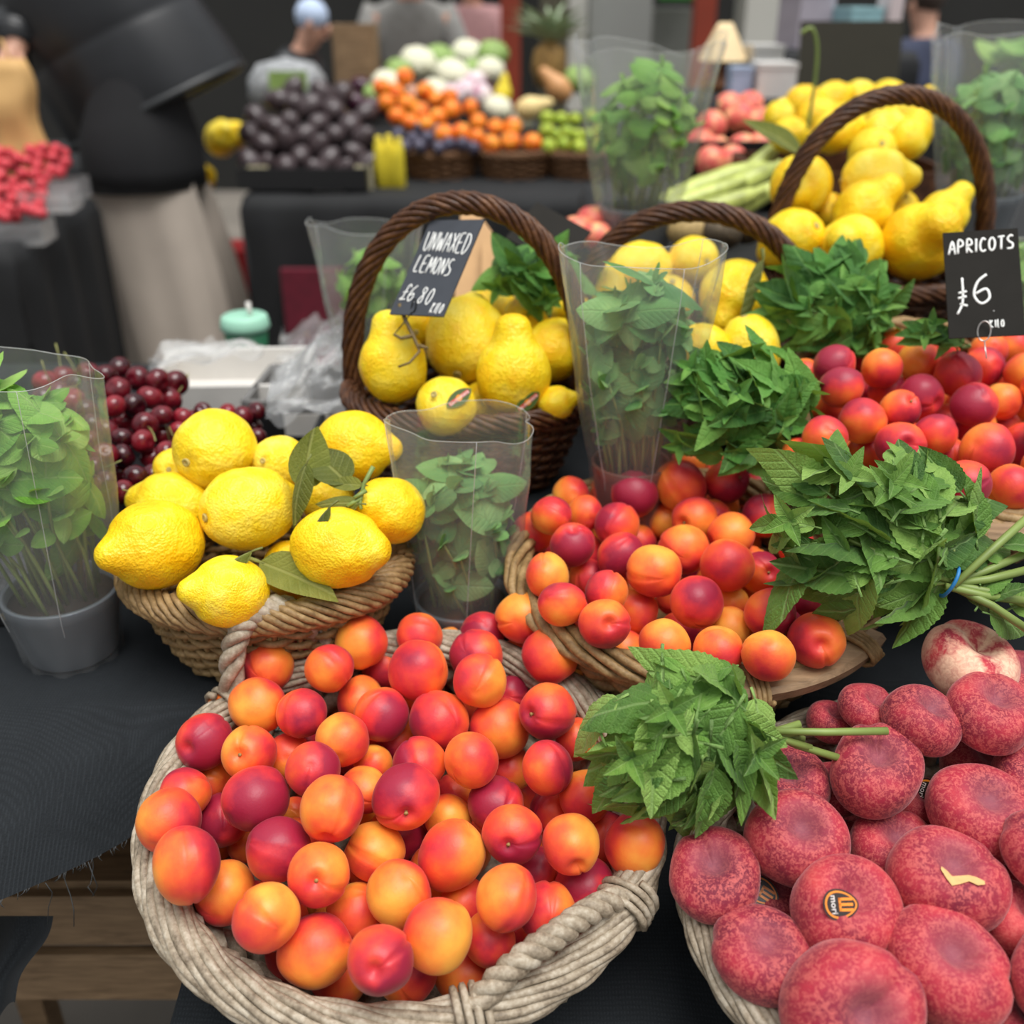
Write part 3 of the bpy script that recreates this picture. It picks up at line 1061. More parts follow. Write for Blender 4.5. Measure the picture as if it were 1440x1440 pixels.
for i, (q, c, r) in enumerate(zip(PCH, PC, PR)):
    o = bpy.data.objects.new('flat_peach', PEA[i % 6])
    COL.objects.link(o)
    zz = cam_dir(q[3][0], max(-.78, q[3][1] * 1.3 - .2) if i != 17 else -.3)
    m3 = axis_frame(zz, rp.uniform(0, 6.28))
    o.matrix_world = Matrix.Translation(Vector(c)) @ (m3 @ Matrix.Diagonal((r, r, r * rp.uniform(1.0, 1.12)))).to_4x4()
    o.color = (q[4], q[5], q[6], 1)
    tone = 'dusky crimson' if q[4] > .51 else ('deep red' if q[4] > .45 else ('rosy red' if q[4] > .40 else 'orange blushed'))
    at_ = nearest([(1220, 1000, 'under the tan tray grip'), (1300, 1010, 'beside the striped one'), (1400, 1010, 'below the striped one'), (1110, 1110, 'touching the mint stalks'), (1230, 1080, 'under a mint stalk end'),
                   (1120, 1190, 'just below the mint leaves'), (1005, 1230, 'at the greyed rim beside the apricots'), (1075, 1345, 'at the greyed rim beside the largest'), (1260, 1190, 'behind the stickered one'), (1390, 1110, 'behind the scarred one'),
                   (1330, 1350, 'beside the stickered and largest ones'), (1440, 1300, 'beside the scarred one'), (1440, 1430, 'at the outer front of the heap'), (1480, 1100, 'at the outer side of the heap')], q[0], q[1])
    lab = 'pale flat peach striped with pink on top of the heap' if q[6] > 0 else f"{tone} flat peach{' tucked low' if q[7] > 1 else ''} {at_}"
    if i == 13:
        lab = 'flat peach wearing an orange and black fruit sticker'
    if i == 14:
        lab = 'flat peach with a tan scar below its hollow'
    if i == 17:
        lab = 'largest flat peach resting at the front of the heap'
    tag(o, lab, 'peach', 'flat peaches heaped in the willow basket')
    PEACHES.append((o, Vector(c), r))

# the rest of the heap towards the far side of the basket
spheres = [(np.array(c), r) for (_, c, r) in PEACHES]
sa, sb, sh, st = BP['size']
cnt = 0
for k in range(9000):
    if cnt >= 34:
        break
    t, u = rp.uniform(0, 2 * math.pi), math.sqrt(rp.random())
    z = rp.uniform(.035, .150 - .05 * u * u)
    kk = st + (1 - st) * min(1, z / sh) ** .75
    x, y = (sa * kk - .045) * u * math.cos(t), (sb * kk - .045) * u * math.sin(t)
    c = np.array(BP.matrix_world @ Vector((x, y, z)))
    r = .037 * rp.uniform(.9, 1.06)
    px, py = project(c)
    if (z > .075 and px < 1500 and py < 1500) or any(np.linalg.norm(c - c2) < .80 * (r + r2) for c2, r2 in spheres):
        continue
    spheres.append((c, r))
    cnt += 1
    o = place('flat_peach', PEA[k % 6])
    o.matrix_world = Matrix.Translation(Vector(c)) @ (axis_frame((rp.gauss(0, .35), rp.gauss(-.3, .3), 1), rp.uniform(0, 6.28)) @ Matrix.Diagonal((r, r, r))).to_4x4()
    o.color = (rp.uniform(.38, .56), rp.uniform(.5, 1), 0, 1)
    tag(o, 'red flat peach of the bottom layer in the willow basket' if z < .08 else 'red flat peach on the side of the heap away from the apricots', 'peach', 'flat peaches heaped in the willow basket')

# ------------------------------------------------------------------ lemons: x, y, radius, nipple direction (right, down, towards), mesh, layer
def lay_lemons(rows, plane, where, group, gap=.93):
    its = [dict(px=q[0], py=q[1], r=q[2], layer=q[5]) for q in rows]
    C, R = solve_depth(its, plane, gap=gap)
    out = []
    rl = random.Random(len(rows))
    for q, c, r in zip(rows, C, R):
        dx, dy, tz = q[3]
        z = Vector(dx * RT - dy * UP - tz * FW).normalized()
        o = bpy.data.objects.new('lemon', LEM[q[4]])
        COL.objects.link(o)
        o.matrix_world = Matrix.Translation(Vector(c)) @ (axis_frame(z, rl.uniform(0, 6.28)) @ Matrix.Diagonal((r, r, r))).to_4x4()
        place('stem_button', BUTTON_ME, o)
        tag(o, q[6] if len(q) > 6 else f'yellow lemon {where}', 'lemon', group)
        out.append((o, Vector(c), r, z))
    return out


LM1 = lay_lemons([
 (303,632,56,(.37,-.33,-.85),2,0,'round lemon showing its stem button at the top of the small tan basket'),
 (350,715,58,(.75,-.2,-.62),0,0,'lemon with its small stem button facing out, middle of the small tan basket'),
 (218,766,61,(-.60,.18,.75),1,0,'lemon bulging over the rim beside the grey basil pot'),
 (322,832,50,(-.8,-.05,.55),1,.3,'lemon resting on the tan basket rim under a leaf'),(475,770,57,(.93,.05,.3),0,0,'lemon with nipple pointing at the basil sleeve, low in tan basket'),
 (498,628,49,(.95,.08,.25),1,0,'pale lemon with nipple pointing at the hooped basket'),(548,718,47,(-.5,-.2,.8),1,.5,'lemon half hidden behind the clear basil sleeve'),
 (393,650,38,(.3,0,-.9),2,1,'pale lemon glimpsed behind the leaf in the small tan basket'),(243,712,48,(-1,-.2,0),0,1.4,'pale lemon tucked behind the others near the cherries'),
 (250,662,33,(0,0,-1),2,2,'small lemon wedged beneath the topmost lemon'),(410,800,40,(0,1,0),2,2.2,'lemon deep in the small tan basket under leaves'),
 (460,700,38,(0,1,0),2,2.0,'lemon deep in the small tan basket behind leaves')],
 [(322, 832, .83), (500, 770, .86), (303, 632, .95)], 'in the small tan basket', 'lemons in the small tan basket')
LM2 = lay_lemons([
 (553,514,48,(-.08,-.95,.25),3,0,'long necked lemon with a twig lying across it'),(655,477,57,(.15,-.8,-.5),1,.2,'big lemon under the unwaxed lemons card'),
 (722,527,53,(-.02,-.93,.3),3,-.1,'upright lemon with a green and red oval sticker'),(780,492,42,(.8,-.55,.2),1,.3,'lemon with nipple at the right foot of the hoop handle'),
 (628,572,42,(.3,.25,-.9),2,.1,'lemon with stem button and oval sticker at the basket rim'),(782,567,24,(.95,-.25,.2),1,.3,'little lemon with a knobbed end by the dark basket rim'),
 (588,452,36,(0,-.5,-.8),2,1,'lemon in shade behind the price card'),(692,438,34,(.2,-.8,-.3),1,1,'lemon half hidden by mint in the dark hooped basket'),
 (738,450,33,(.5,-.4,-.5),2,1,'lemon below the mint sprig in the dark hooped basket'),(800,430,28,(.2,-.8,-.3),2,1.5,'lemon seen behind the right foot of the hoop handle'),
 (680,570,34,(0,0,-1),2,1.6,'lemon deep in the dark hooped basket')],
 [(628, 572, 1.0), (790, 567, 1.02), (690, 440, 1.12)], 'in the dark hooped basket', 'lemons in the dark hooped basket')
LM3 = lay_lemons([
 (1032,415,47,(-.4,.8,.4),1,0,'lemon with nipple hanging down beside a lemon leaf'),(900,380,40,(.9,-.2,-.3),0,.3,'lemon seen through the clear film of the brown basil pot'),
 (975,368,35,(-.3,-.2,-.9),2,.5,'lemon behind the basil sleeve near the hoop handle'),(850,408,32,(-.2,-.9,.1),0,.3,'lemon at the left of the film covered basil'),
 (990,490,34,(-.9,-.2,.2),1,.3,'pale lemon tip above the mint'),(1055,492,42,(.2,.8,-.2),0,.9,'shaded lemon below the lemon with hanging nipple'),
 (940,425,36,(0,.5,-.8),2,1,'lemon in the middle of the basket behind basil')],
 [(1032, 430, 1.12), (850, 430, 1.16), (930, 370, 1.24)], 'in the second hooped basket', 'lemons in the second hooped basket')
LM4 = lay_lemons([
 (1126,262,43,(-.4,.5,.75),1,0,'lemon with nipple facing out under the left of the tall hoop'),(1232,252,42,(.97,.0,.2),1,.1,'long lemon lying sideways with its nipple pointing right'),
 (1213,297,40,(.6,-.55,.55),3,.0,'lemon with a thick neck in the middle of the tall basket'),(1112,338,42,(-.5,.2,-.8),0,.2,'smooth lemon at the rim beside the mint'),
 (1198,348,44,(-.55,.0,.83),3,0,'lemon with folded neck at the rim above the mint'),(1293,340,53,(.08,-.12,.98),3,-.2,'large lemon with a knob facing out beside the apricots card'),
 (1325,305,34,(.55,-.75,.3),3,.4,'lemon whose neck sticks up by the handle foot'),(1227,215,33,(0,0,-1),2,.4,'round lemon near the top of the tall hoop'),
 (1245,186,29,(.8,-.2,0),1,.7,'lemon behind the round one under the hoop'),(1278,196,27,(.3,-.8,0),1,.6,'lemon tucked against the right of the hoop'),
 (1163,300,28,(0,0,-1),2,1,'small lemon wedged in the gap of the tall basket'),(1262,300,30,(0,.5,-1),2,1.2,'lemon in shade behind the knobbed lemon'),
 (1175,185,30,(.7,-.2,0),1,.8,'amber lemon behind the left of the hoop')],
 [(1293, 345, 1.22), (1112, 338, 1.24), (1227, 215, 1.36)], 'in the tall hooped basket', 'lemons in the tall hooped basket')
# ------------------------------------------------------------------ leaves (unit length along +Y, face up +Z)
def leaf_mesh(name, mat, width, rows, cols, serr=0.0, fold=.25, curl=.3, cup=0.0, twist=0.0, quilt=0.0, seed=0, tip=1.0, rnd=.8):
    rr = random.Random(seed)
    vs = []
    for i in range(rows + 1):
        t = i / rows
        w = width * (math.sin(math.pi * min(1, t ** .78)) ** rnd) * (1 - .25 * t * tip)
        if t in (0.0, 1.0):
            w = .004
        if serr and 0 < i < rows:
            w *= 1 + serr * (1 if i % 2 == 0 else -1)
        for j in range(cols + 1):
            s = j / cols * 2 - 1
            x = s * w / 2
            y = t - abs(x) * .12
            z = abs(x) * fold * 1.4 - curl * t * t * .55 - cup * (s * s) * w * .6
            z += quilt * .016 * math.cos(t * 26 - abs(s) * 5) * (1 - s * s * .4) * math.sin(math.pi * t)
            z += .02 * mnoise.noise(Vector((x * 5 + seed * 7, y * 4, seed)))
            a = twist * t
            vs.append((x * math.cos(a) - z * math.sin(a), y, x * math.sin(a) + z * math.cos(a)))
    n = cols + 1
    fs = [(i * n + j, i * n + j + 1, (i + 1) * n + j + 1, (i + 1) * n + j) for i in range(rows) for j in range(cols)]
    mb = MB()
    mb.add(vs, fs)
    # short leaf stalk
    mb.tube([(0, -.14, -.01), (0, -.05, 0), (0, .06, .0)], [.022, .02, .012], 4)
    return mb.mesh(name, mat)


def mint_set(mat, tagn):
    return [leaf_mesh('leaf', mat, .54, 26, 4, .035, .22, .45, 0, .25, 1, 1), leaf_mesh('leaf', mat, .62, 26, 4, .035, -.15, .75, .15, -.3, 1, 2),
            leaf_mesh('leaf', mat, .50, 26, 4, .035, .5, .2, 0, .1, 1, 3), leaf_mesh('leaf', mat, .60, 26, 4, .035, .1, 1.0, .08, .45, 1, 4)]


MINT = mint_set(M_MINT, 'a')
MINTD = mint_set(M_MINT_DEEP, 'b')


def basil_set(mat):
    return [leaf_mesh('leaf', mat, .80, 10, 6, 0, .06, .45, .22, .1, .4, 11, .3, .6), leaf_mesh('leaf', mat, .74, 10, 6, 0, .02, .7, .26, -.15, .4, 12, .3, .6),
            leaf_mesh('leaf', mat, .82, 10, 6, 0, .1, .25, .18, .0, .4, 13, .3, .6), leaf_mesh('leaf', mat, .72, 10, 6, 0, -.1, .9, .22, .2, .4, 14, .3, .6)]


BASIL = basil_set(M_BASIL)
BASILD = basil_set(M_BASIL_DEEP)
CITRUS = [leaf_mesh('leaf', M_LEMON_LEAF, .46, 10, 6, 0, .2, .3, .0, .3, .15, 21, .6), leaf_mesh('leaf', M_LEMON_LEAF, .50, 10, 6, 0, .45, -.3, .0, -.3, .15, 22, .6),
          leaf_mesh('leaf', M_LEMON_LEAF, .44, 10, 6, 0, -.2, .6, .2, .1, .15, 23, .6)]


def put_leaf(me, parent, base, d, n, size, name='leaf', inv=None):
    o = bpy.data.objects.new(name, me)
    COL.objects.link(o)
    m = Matrix.Translation(Vector(base)) @ (frame(d, n) @ Matrix.Diagonal((size, size, size))).to_4x4()
    if parent is not None:
        o.parent = parent
        m = parent.matrix_world.inverted() @ m
        o.matrix_local = m
    else:
        o.matrix_world = m
    return o


TOCAM = Vector(-FW)
VR = Vector(RT)
VU = Vector(UP)
VF = Vector(FW)


def mint_bunch(label, head, rx, ry, rz, tie, tails, leaf, meshes, nleaf, seed, band=None, down=.25, stems=9, tail_r=.0022, group='mint bunches'):
    """head: centre of the leafy end; tie: where the stems gather; tails: stem ends beyond the tie (all picture x, y, depth)"""
    rr = random.Random(seed)
    c = Vector(P(*head))
    tp = Vector(P(*tie))
    root = empty('mint_bunch', tp)
    bpy.context.view_layer.update()
    tag(root, label, 'mint', group)
    iv = root.matrix_world.inverted()
    s = head[2] / 1440
    ax = (VR * rx * s, VU * ry * s, TOCAM * rz)
    spots = []
    for k in range(nleaf):
        for _ in range(20):
            u, v = rr.uniform(-1, 1), rr.uniform(-1, 1)
            if u * u + v * v < .98:
                break
        shell = 1.0 if k % 3 else .62
        w = math.sqrt(max(0, 1 - u * u - v * v)) * shell
        p = c + ax[0] * u + ax[1] * v + ax[2] * w
        spots.append((p, u, v, w, shell))
    for (p, u, v, w, shell) in spots:
        out = (VR * u * .8 + VU * v * .8 + TOCAM * (w * .9 + .25)).normalized()
        away = (p - tp).normalized()
        d = away * .55 + (VR * u + VU * v) * .55 + Vector((0, 0, -1)) * down + Vector((rr.gauss(0, .38), rr.gauss(0, .38), rr.gauss(0, .30)))
        d = d - out * d.dot(out) * .45
        nrm = out + Vector((rr.gauss(0, .45), rr.gauss(0, .45), rr.gauss(0, .45))) + Vector((0, 0, .3))
        L = leaf * rr.choice((.55, .8, .95, 1.1, 1.2)) * rr.uniform(.9, 1.1)
        put_leaf(rr.choice(meshes), root, p - d.normalized() * L * .45, d, nrm, L)
    # bright tip rosettes
    for k in range(max(3, nleaf // 22)):
        p, u, v, w, sh = rr.choice(spots)
        out = (VR * u * .7 + VU * v * .7 + TOCAM * (w + .5)).normalized()
        a0 = rr.uniform(0, 6.28)
        q = p + out * .012
        fr_ = axis_frame(out)
        for m in range(4):
            a = a0 + m * math.pi / 2
            d = fr_ @ Vector((math.cos(a), math.sin(a), .7))
            put_leaf(meshes[2], root, q, d, out, leaf * .42)
    # stems from the tie into the head, and on to the cut ends
    for k in range(stems):
        p = spots[rr.randrange(len(spots))][0]
        mid = tp.lerp(p, .5) + Vector((rr.gauss(0, .006), rr.gauss(0, .006), rr.gauss(-.004, .005)))
        pts = [iv @ (tp.lerp(mid, q) * (1 - q) + mid.lerp(p, q) * q) for q in (0, .25, .5, .75, .95)]
        MB().tube(pts, [.0021, .002, .0018, .0015, .0012], 6).build('stem', M_STEM, root)
    for (px, py, dd) in tails:
        e = Vector(P(px, py, dd))
        st = tp + Vector((rr.gauss(0, .004), rr.gauss(0, .004), rr.gauss(0, .003)))
        mid = st.lerp(e, .5) + Vector((0, 0, rr.uniform(-.004, .004)))
        MB().tube([iv @ st, iv @ mid, iv @ e], [tail_r * .9, tail_r, tail_r * 1.05], 7).build('stem', M_STEM, root)
    if band is not None:
        for k in range(9):                    # limp leaves caught below the band
            e = tp.lerp(Vector(P(*tails[k % len(tails)])), rr.uniform(.15, .7))
            d = Vector((rr.gauss(.5, .4), rr.gauss(.5, .4), rr.gauss(.0, .3)))
            put_leaf(rr.choice(meshes), root, e - Vector((0, 0, .006)), d, Vector((0, -.4, 1)) + Vector((rr.gauss(0, .4), 0, 0)), leaf * rr.uniform(.55, .9))
        ax_ = (Vector(P(*tails[0])) - c).normalized()
        fr_ = axis_frame(ax_)
        pts = [iv @ (tp + fr_ @ Vector((band * math.cos(a), band * math.sin(a) * .8, 0))) for a in [2 * math.pi * i / 24 for i in range(24)]]
        MB().tube(pts, .0015, 6, True).build('rubber_band', M_BLUE_BAND, root)
    return root


mint_bunch('mint bunch lying between the greyed willow apricot basket and the peaches', (950, 1036, .735), 130, 112, .034, (1062, 1026, .745),
           [(1125, 1018, .75), (1128, 1028, .75), (1130, 1040, .755), (1248, 1028, .745), (1180, 1066, .75), (1140, 1052, .75)], .056, MINT, 80, 3, down=.42, tail_r=.0029)
mint_bunch('mint bunch tied with a blue rubber band below the right apricot tray', (1226, 750, .800), 152, 122, .030, (1335, 818, .785),
           [(1445, 845, .79), (1445, 885, .78), (1460, 715, .80), (1450, 775, .80), (1450, 800, .79), (1470, 860, .80)], .060, MINT, 98, 5, band=.0135, down=.12, tail_r=.0032)
mint_bunch('deep green mint bunch standing upright beside the brown basil pot', (1048, 575, .955), 100, 84, .036, (1075, 660, .99),
           [(1080, 690, .99), (1090, 700, 1.0)], .046, MINTD, 92, 8, down=.05)
mint_bunch('deep green mint bunch between the second hooped basket and tall lemon basket', (1178, 428, 1.065), 92, 70, .036, (1190, 500, 1.09),
           [(1190, 520, 1.09), (1205, 525, 1.09)], .050, MINTD, 84, 9, down=.0)
mint_bunch('mint sprigs lying under the hoop handle beside the unwaxed lemons card', (752, 385, 1.10), 62, 38, .024, (690, 400, 1.12),
           [(670, 405, 1.12), (676, 396, 1.12)], .050, MINTD, 34, 10, down=.25)
mint_bunch('small mint sprig behind the apricots price card', (1318, 474, .985), 30, 10, .010, (1350, 484, .99),
           [(1365, 486, .99)], .040, MINTD, 7, 12, down=.05, stems=2)


# ------------------------------------------------------------------ lemon leaves lying among the lemons
def citrus_leaf(label, base, tipp, nrm, k=0, wide=1.0):
    b = Vector(P(*base))
    t = Vector(P(*tipp))
    d = t - b
    L = d.length
    o = bpy.data.objects.new('lemon_leaf', CITRUS[k])
    COL.objects.link(o)
    n = VR * nrm[0] - VU * nrm[1] + TOCAM * nrm[2]
    o.matrix_world = Matrix.Translation(b) @ (frame(d, n) @ Matrix.Diagonal((L * wide, L, L))).to_4x4()
    tag(o, label, 'leaf', 'leaves among the lemons')
    return o


citrus_leaf('big olive lemon leaf standing up between the lemons of the tan basket', (425, 690, .875), (438, 606, .905), (.3, -.1, .9), 1, 1.25)
citrus_leaf('broad olive lemon leaf leaning on the pale lemon of the tan basket', (490, 680, .87), (430, 622, .90), (.1, -.5, .8), 0, 1.3)
citrus_leaf('lemon leaf hanging between two lemons of the tan basket', (432, 650, .86), (395, 735, .855), (-.4, -.3, .8), 2, .9)
citrus_leaf('grey green lemon leaf folded over the lemon near the sleeve', (465, 712, .835), (395, 775, .835), (-.5, -.6, .6), 2, .6)
citrus_leaf('curled lemon leaf draped over the front lemon of the tan basket', (355, 775, .835), (252, 815, .815), (-.1, -.7, .6), 2, .6)
citrus_leaf('dark flat lemon leaf lying inside the tan basket rim', (365, 790, .855), (475, 832, .835), (.0, -.5, .9), 0, 1.1)
citrus_leaf('small pale lemon leaf on the twig of the tan basket', (510, 682, .868), (458, 678, .868), (0, -.5, .9), 0)
citrus_leaf('little pale lemon leaf low on the twig of the tan basket', (506, 708, .86), (440, 702, .86), (0, -.4, .9), 2)
citrus_leaf('yellowing lemon leaf hanging beside the lemon with hanging nipple', (1073, 365, 1.09), (1072, 478, 1.07), (.9, -.2, .4), 2, .7)
citrus_leaf('bright green lemon leaf by the left foot of the tall hoop', (1125, 215, 1.36), (1050, 158, 1.36), (.2, -.6, .8), 0, 1.0)


def twig(label, lines, depth, r, mat, name='lemon_twig'):
    root = empty(name, P(lines[0][0][0], lines[0][0][1], depth))
    tag(root, label, 'twig')
    bpy.context.view_layer.update()
    iv = root.matrix_world.inverted()
    for ln in lines:
        MB().tube([iv @ Vector(P(x, y, depth - dz)) for (x, y, dz) in ln], [r * (1 - .5 * i / len(ln)) for i in range(len(ln))], 6).build('twig_branch', mat, root)


twig('short green lemon twig with cut stalks in the small tan basket', [[(525, 656, 0), (512, 680, 0), (506, 708, 0), (508, 716, .002)], [(515, 690, 0), (498, 700, .004)], [(508, 700, 0), (488, 712, .003)]], .862, .0022, M_STEM)
twig('brown forked twig lying on the long necked lemon', [[(562, 428, .0), (570, 450, .004), (580, 470, .008), (588, 488, .010), (590, 494, .010), (576, 510, .014), (560, 516, .014)],
      [(580, 472, .009), (564, 476, .010), (554, 470, .008)], [(589, 486, .011), (602, 490, .011)]], .985, .0022, M_WOODY)


# ------------------------------------------------------------------ basil in pots with clear sleeves
def basil_pot(label, base, r0, r1, ph, pot_mat, meshes, fol, sleeve, leaf, nst, seed, film=None, lean=(0, 0), jag=.007, folds=3, group='potted basil', nlow=2, arms=None):
    """base: world point; fol: (z centre, rx, rz); sleeve: (height, half width at top, flatness 0..1, yaw)"""
    rr = random.Random(seed)
    root = empty('potted_basil', base)
    bpy.context.view_layer.update()
    tag(root, label, 'basil', group)
    film = film or M_FILM
    pot = MB()
    pot.lathe([(.001, 0), (r0 * .96, 0), (r0, .002), (r1 * .97, ph * .80), (r1 * 1.0, ph * .82), (r1 * 1.03, ph * .98), (r1 * 1.03, ph), (r1 * .95, ph), (r1 * .93, ph * .85), (r1 * .9, ph * .83)], 40)
    po = pot.build('pot', pot_mat, root)
    sm = MB()
    sm.lathe([(r1 * .94, ph * .86), (r1 * .6, ph * .89), (.001, ph * .90)], 24)
    sm.build('soil', M_SOIL, root)
    fz, frx, frz = fol
    Hs, hws = (sleeve[0], sleeve[1]) if sleeve else (9, 9)

    def fits(q):
        k = min(1, max(0, (q.z - ph) / (Hs - ph)))
        rmax = (r1 + (hws * .92 - r1) * k) * 1.06
        dx, dy = q.x - lean[0] * k * .6, q.y - lean[1] * k * .6
        return math.hypot(dx, dy * (1 + .5 * k)) < rmax

    def sprig(p, out, size, cnt):
        fr_ = axis_frame(out, rr.uniform(0, 6.28))
        for m in range(cnt):
            a = 2 * math.pi * m / cnt + rr.uniform(-.3, .3)
            for tryk in range(4):
                d = fr_ @ Vector((math.cos(a), math.sin(a), rr.uniform(-.25, .45) + .3 * tryk))
                L = size * (rr.uniform(.85, 1.15) if m % 2 == 0 else rr.uniform(.6, .9)) * (1 - .14 * tryk)
                if fits(Vector(p) + d.normalized() * L * .95):
                    break
            else:
                continue
            put_local(rr.choice(meshes), root, p, d, out + d * -.3 + Vector((rr.gauss(0, .15), rr.gauss(0, .15), .1)), L)
    for k in range(nst):
        a = k * 2.4 + rr.uniform(-.3, .3)
        q = math.sqrt((k + .5) / nst)
        elev = 1 - 1.75 * (k + .5) / nst                    # from the crown round to the skirt of the bush
        rad = frx * math.sqrt(max(.05, 1 - elev * elev)) * rr.uniform(.75, 1.0)
        top = Vector((rad * math.cos(a) + lean[0], rad * math.sin(a) + lean[1], fz + frz * 1.1 * elev + rr.gauss(0, frz * .12)))
        st = Vector((r1 * .7 * q * math.cos(a + .4), r1 * .7 * q * math.sin(a + .4), ph * .88))
        mid = st.lerp(top, .5) + Vector((rr.gauss(0, .004), rr.gauss(0, .004), .008))
        pts = [st, st.lerp(mid, .6), mid, mid.lerp(top, .6), top]
        MB().tube(pts, [.0019, .0018, .0016, .0014, .0010], 5).build('stem', M_STEM, root)
        out = Vector((math.cos(a) * math.sqrt(max(0, 1 - elev * elev)), math.sin(a) * math.sqrt(max(0, 1 - elev * elev)) - .25, elev * .7 + .55)).normalized()
        sprig(top, out, leaf, 4)
        for m in range(2):
            put_local(meshes[2], root, top, out + Vector((rr.gauss(0, .5), rr.gauss(0, .5), .2)), out.cross(Vector((.3, .9, .1))) + Vector((0, -.3, .5)), leaf * .4)
        if k % 3 == 0:
            sprig(mid.lerp(top, .2), (out + Vector((0, 0, .6))).normalized(), leaf * .62, 2)
    if sleeve:
        H, hw, flat, yaw = sleeve
        nz, nt = 18, 72
        mb = MB()
        cy, sy = math.cos(yaw), math.sin(yaw)

        def fn(i, j):
            t = 2 * math.pi * i / nt
            v = j / nz
            z = -.002 + H * v
            top = H * (1 + jag * 3 * math.sin(2 * t + seed) + jag * 2 * math.sin(5 * t + 1.3 * seed))
            z = -.002 + top * v
            rb = r0 * 1.06 + (r1 * 1.08 - r0 * 1.06) * min(1, z / ph)
            k = max(0, (z - ph) / (H - ph))
            hx = rb + (hw - rb) * k ** .85
            hy = rb + (hw * (1 - flat) - rb) * k ** .9
            # lens shaped mouth with creases at its sides
            ex = 1 + 1.2 * k * flat
            c, s = math.cos(t), math.sin(t)
            x = hx * math.copysign(abs(c) ** (1 / ex), c)
            y = hy * math.copysign(abs(s) ** ex, s)
            w = .0035 * (.3 + k) * math.sin(folds * 2 * t + 4 * v + seed) + .0025 * mnoise.noise(Vector((c * 3 + seed, s * 3, v * 5)))
            if v < .06:
                w += .0015 * math.sin(11 * t) * (1 - v / .06) + .001
            x += w * c
            y += w * s
            return (x * cy - y * sy + lean[0] * k * .6, x * sy + y * cy + lean[1] * k * .6, z)
        vs = [fn(i, j) for i in range(nt) for j in range(nz + 1)]
        n = nz + 1
        fs = [(i * n + j, ((i + 1) % nt) * n + j, ((i + 1) % nt) * n + j + 1, i * n + j + 1) for i in range(nt) for j in range(nz)]
        mb.add(vs, fs)
        so = mb.build('sleeve', film, root)
        # welded seam and rolled lip catch the light
        lip = [fn(i, nz) for i in range(nt)]
        MB().tube(lip, .00038, 4, True).build('sleeve_lip', M_FILM_EDGE, so)
        for i0 in (int(nt * .12), int(nt * .62), int(nt * .80)):
            MB().tube([np.array(fn(i0, j)) * np.array([1.004, 1.004, 1]) for j in range(3, nz + 1)], .0004, 4).build('sleeve_seam', M_FILM_EDGE, so)
    return root


def put_local(me, parent, base, d, n, size):
    o = bpy.data.objects.new('leaf', me)
    COL.objects.link(o)
    o.parent = parent
    o.matrix_local = Matrix.Translation(Vector(base)) @ (frame(d, n) @ Matrix.Diagonal((size, size, size))).to_4x4()
    return o


M_FILM_EDGE = mat_film('film_edge', .35)
bp = on_z(105, 912, .802)
basil_pot('basil in a grey plastic pot with tall clear sleeve beside the small tan lemon basket', bp, .0395, .050, .066, M_GREY_POT, BASIL, (.182, .056, .058), (.272, .076, .30, .1), .050, 30, 4, M_FILM_MILKY, lean=(-.012, 0), jag=.006)
bp = on_z(652, 898, .780)
basil_pot('basil in a translucent grey pot and stiff clear sleeve between lemons and apricots', bp, .040, .046, .050, M_GREY_POT, BASILD, (.128, .044, .054), (.232, .066, .30, -.15), .046, 32, 6, M_FILM_MILKY, nlow=3)
bp = P(886, 672, 1.02)
basil_pot('dark basil in a brown plastic pot with clear sleeve before the second hooped basket', (bp[0], bp[1], .874), .033, .038, .062, M_TERRA_POT, BASILD, (.158, .048, .068), (.270, .076, .35, .1), .048, 36, 8, M_FILM_MILKY, nlow=3)
bp = P(895, 318, 1.50)
basil_pot('bright basil in a flared clear bag behind the second hooped basket', (bp[0], bp[1], bp[2] - .04), .045, .055, .07, M_GREY_POT, BASIL, (.175, .066, .065), (.285, .105, .5, .15), .042, 26, 9, M_FILM_MILKY, lean=(.01, 0), jag=.012, folds=5)
bp = P(1372, 300, 1.48)
basil_pot('basil in a crumpled clear bag behind the tall lemon basket', (bp[0], bp[1], bp[2] - .04), .045, .055, .07, M_GREY_POT, BASILD, (.155, .066, .060), (.28, .100, .5, -.2), .042, 26, 10, M_FILM_MILKY, jag=.013, folds=5)
bp = P(1440, 470, 1.16)
basil_pot('basil in a clear sleeve behind the apricots price card', (bp[0], bp[1], .874), .036, .043, .062, M_GREY_POT, BASIL, (.170, .036, .040), (.235, .060, .5, .2), .048, 12, 13, M_FILM_MILKY)
bp = P(525, 500, 1.38)
basil_pot('basil in a milky bag behind the dark hooped basket', (bp[0], bp[1], .874), .040, .048, .062, M_GREY_POT, BASIL, (.130, .045, .040), (.215, .072, .5, .05), .045, 12, 14, M_FILM_MILKY)


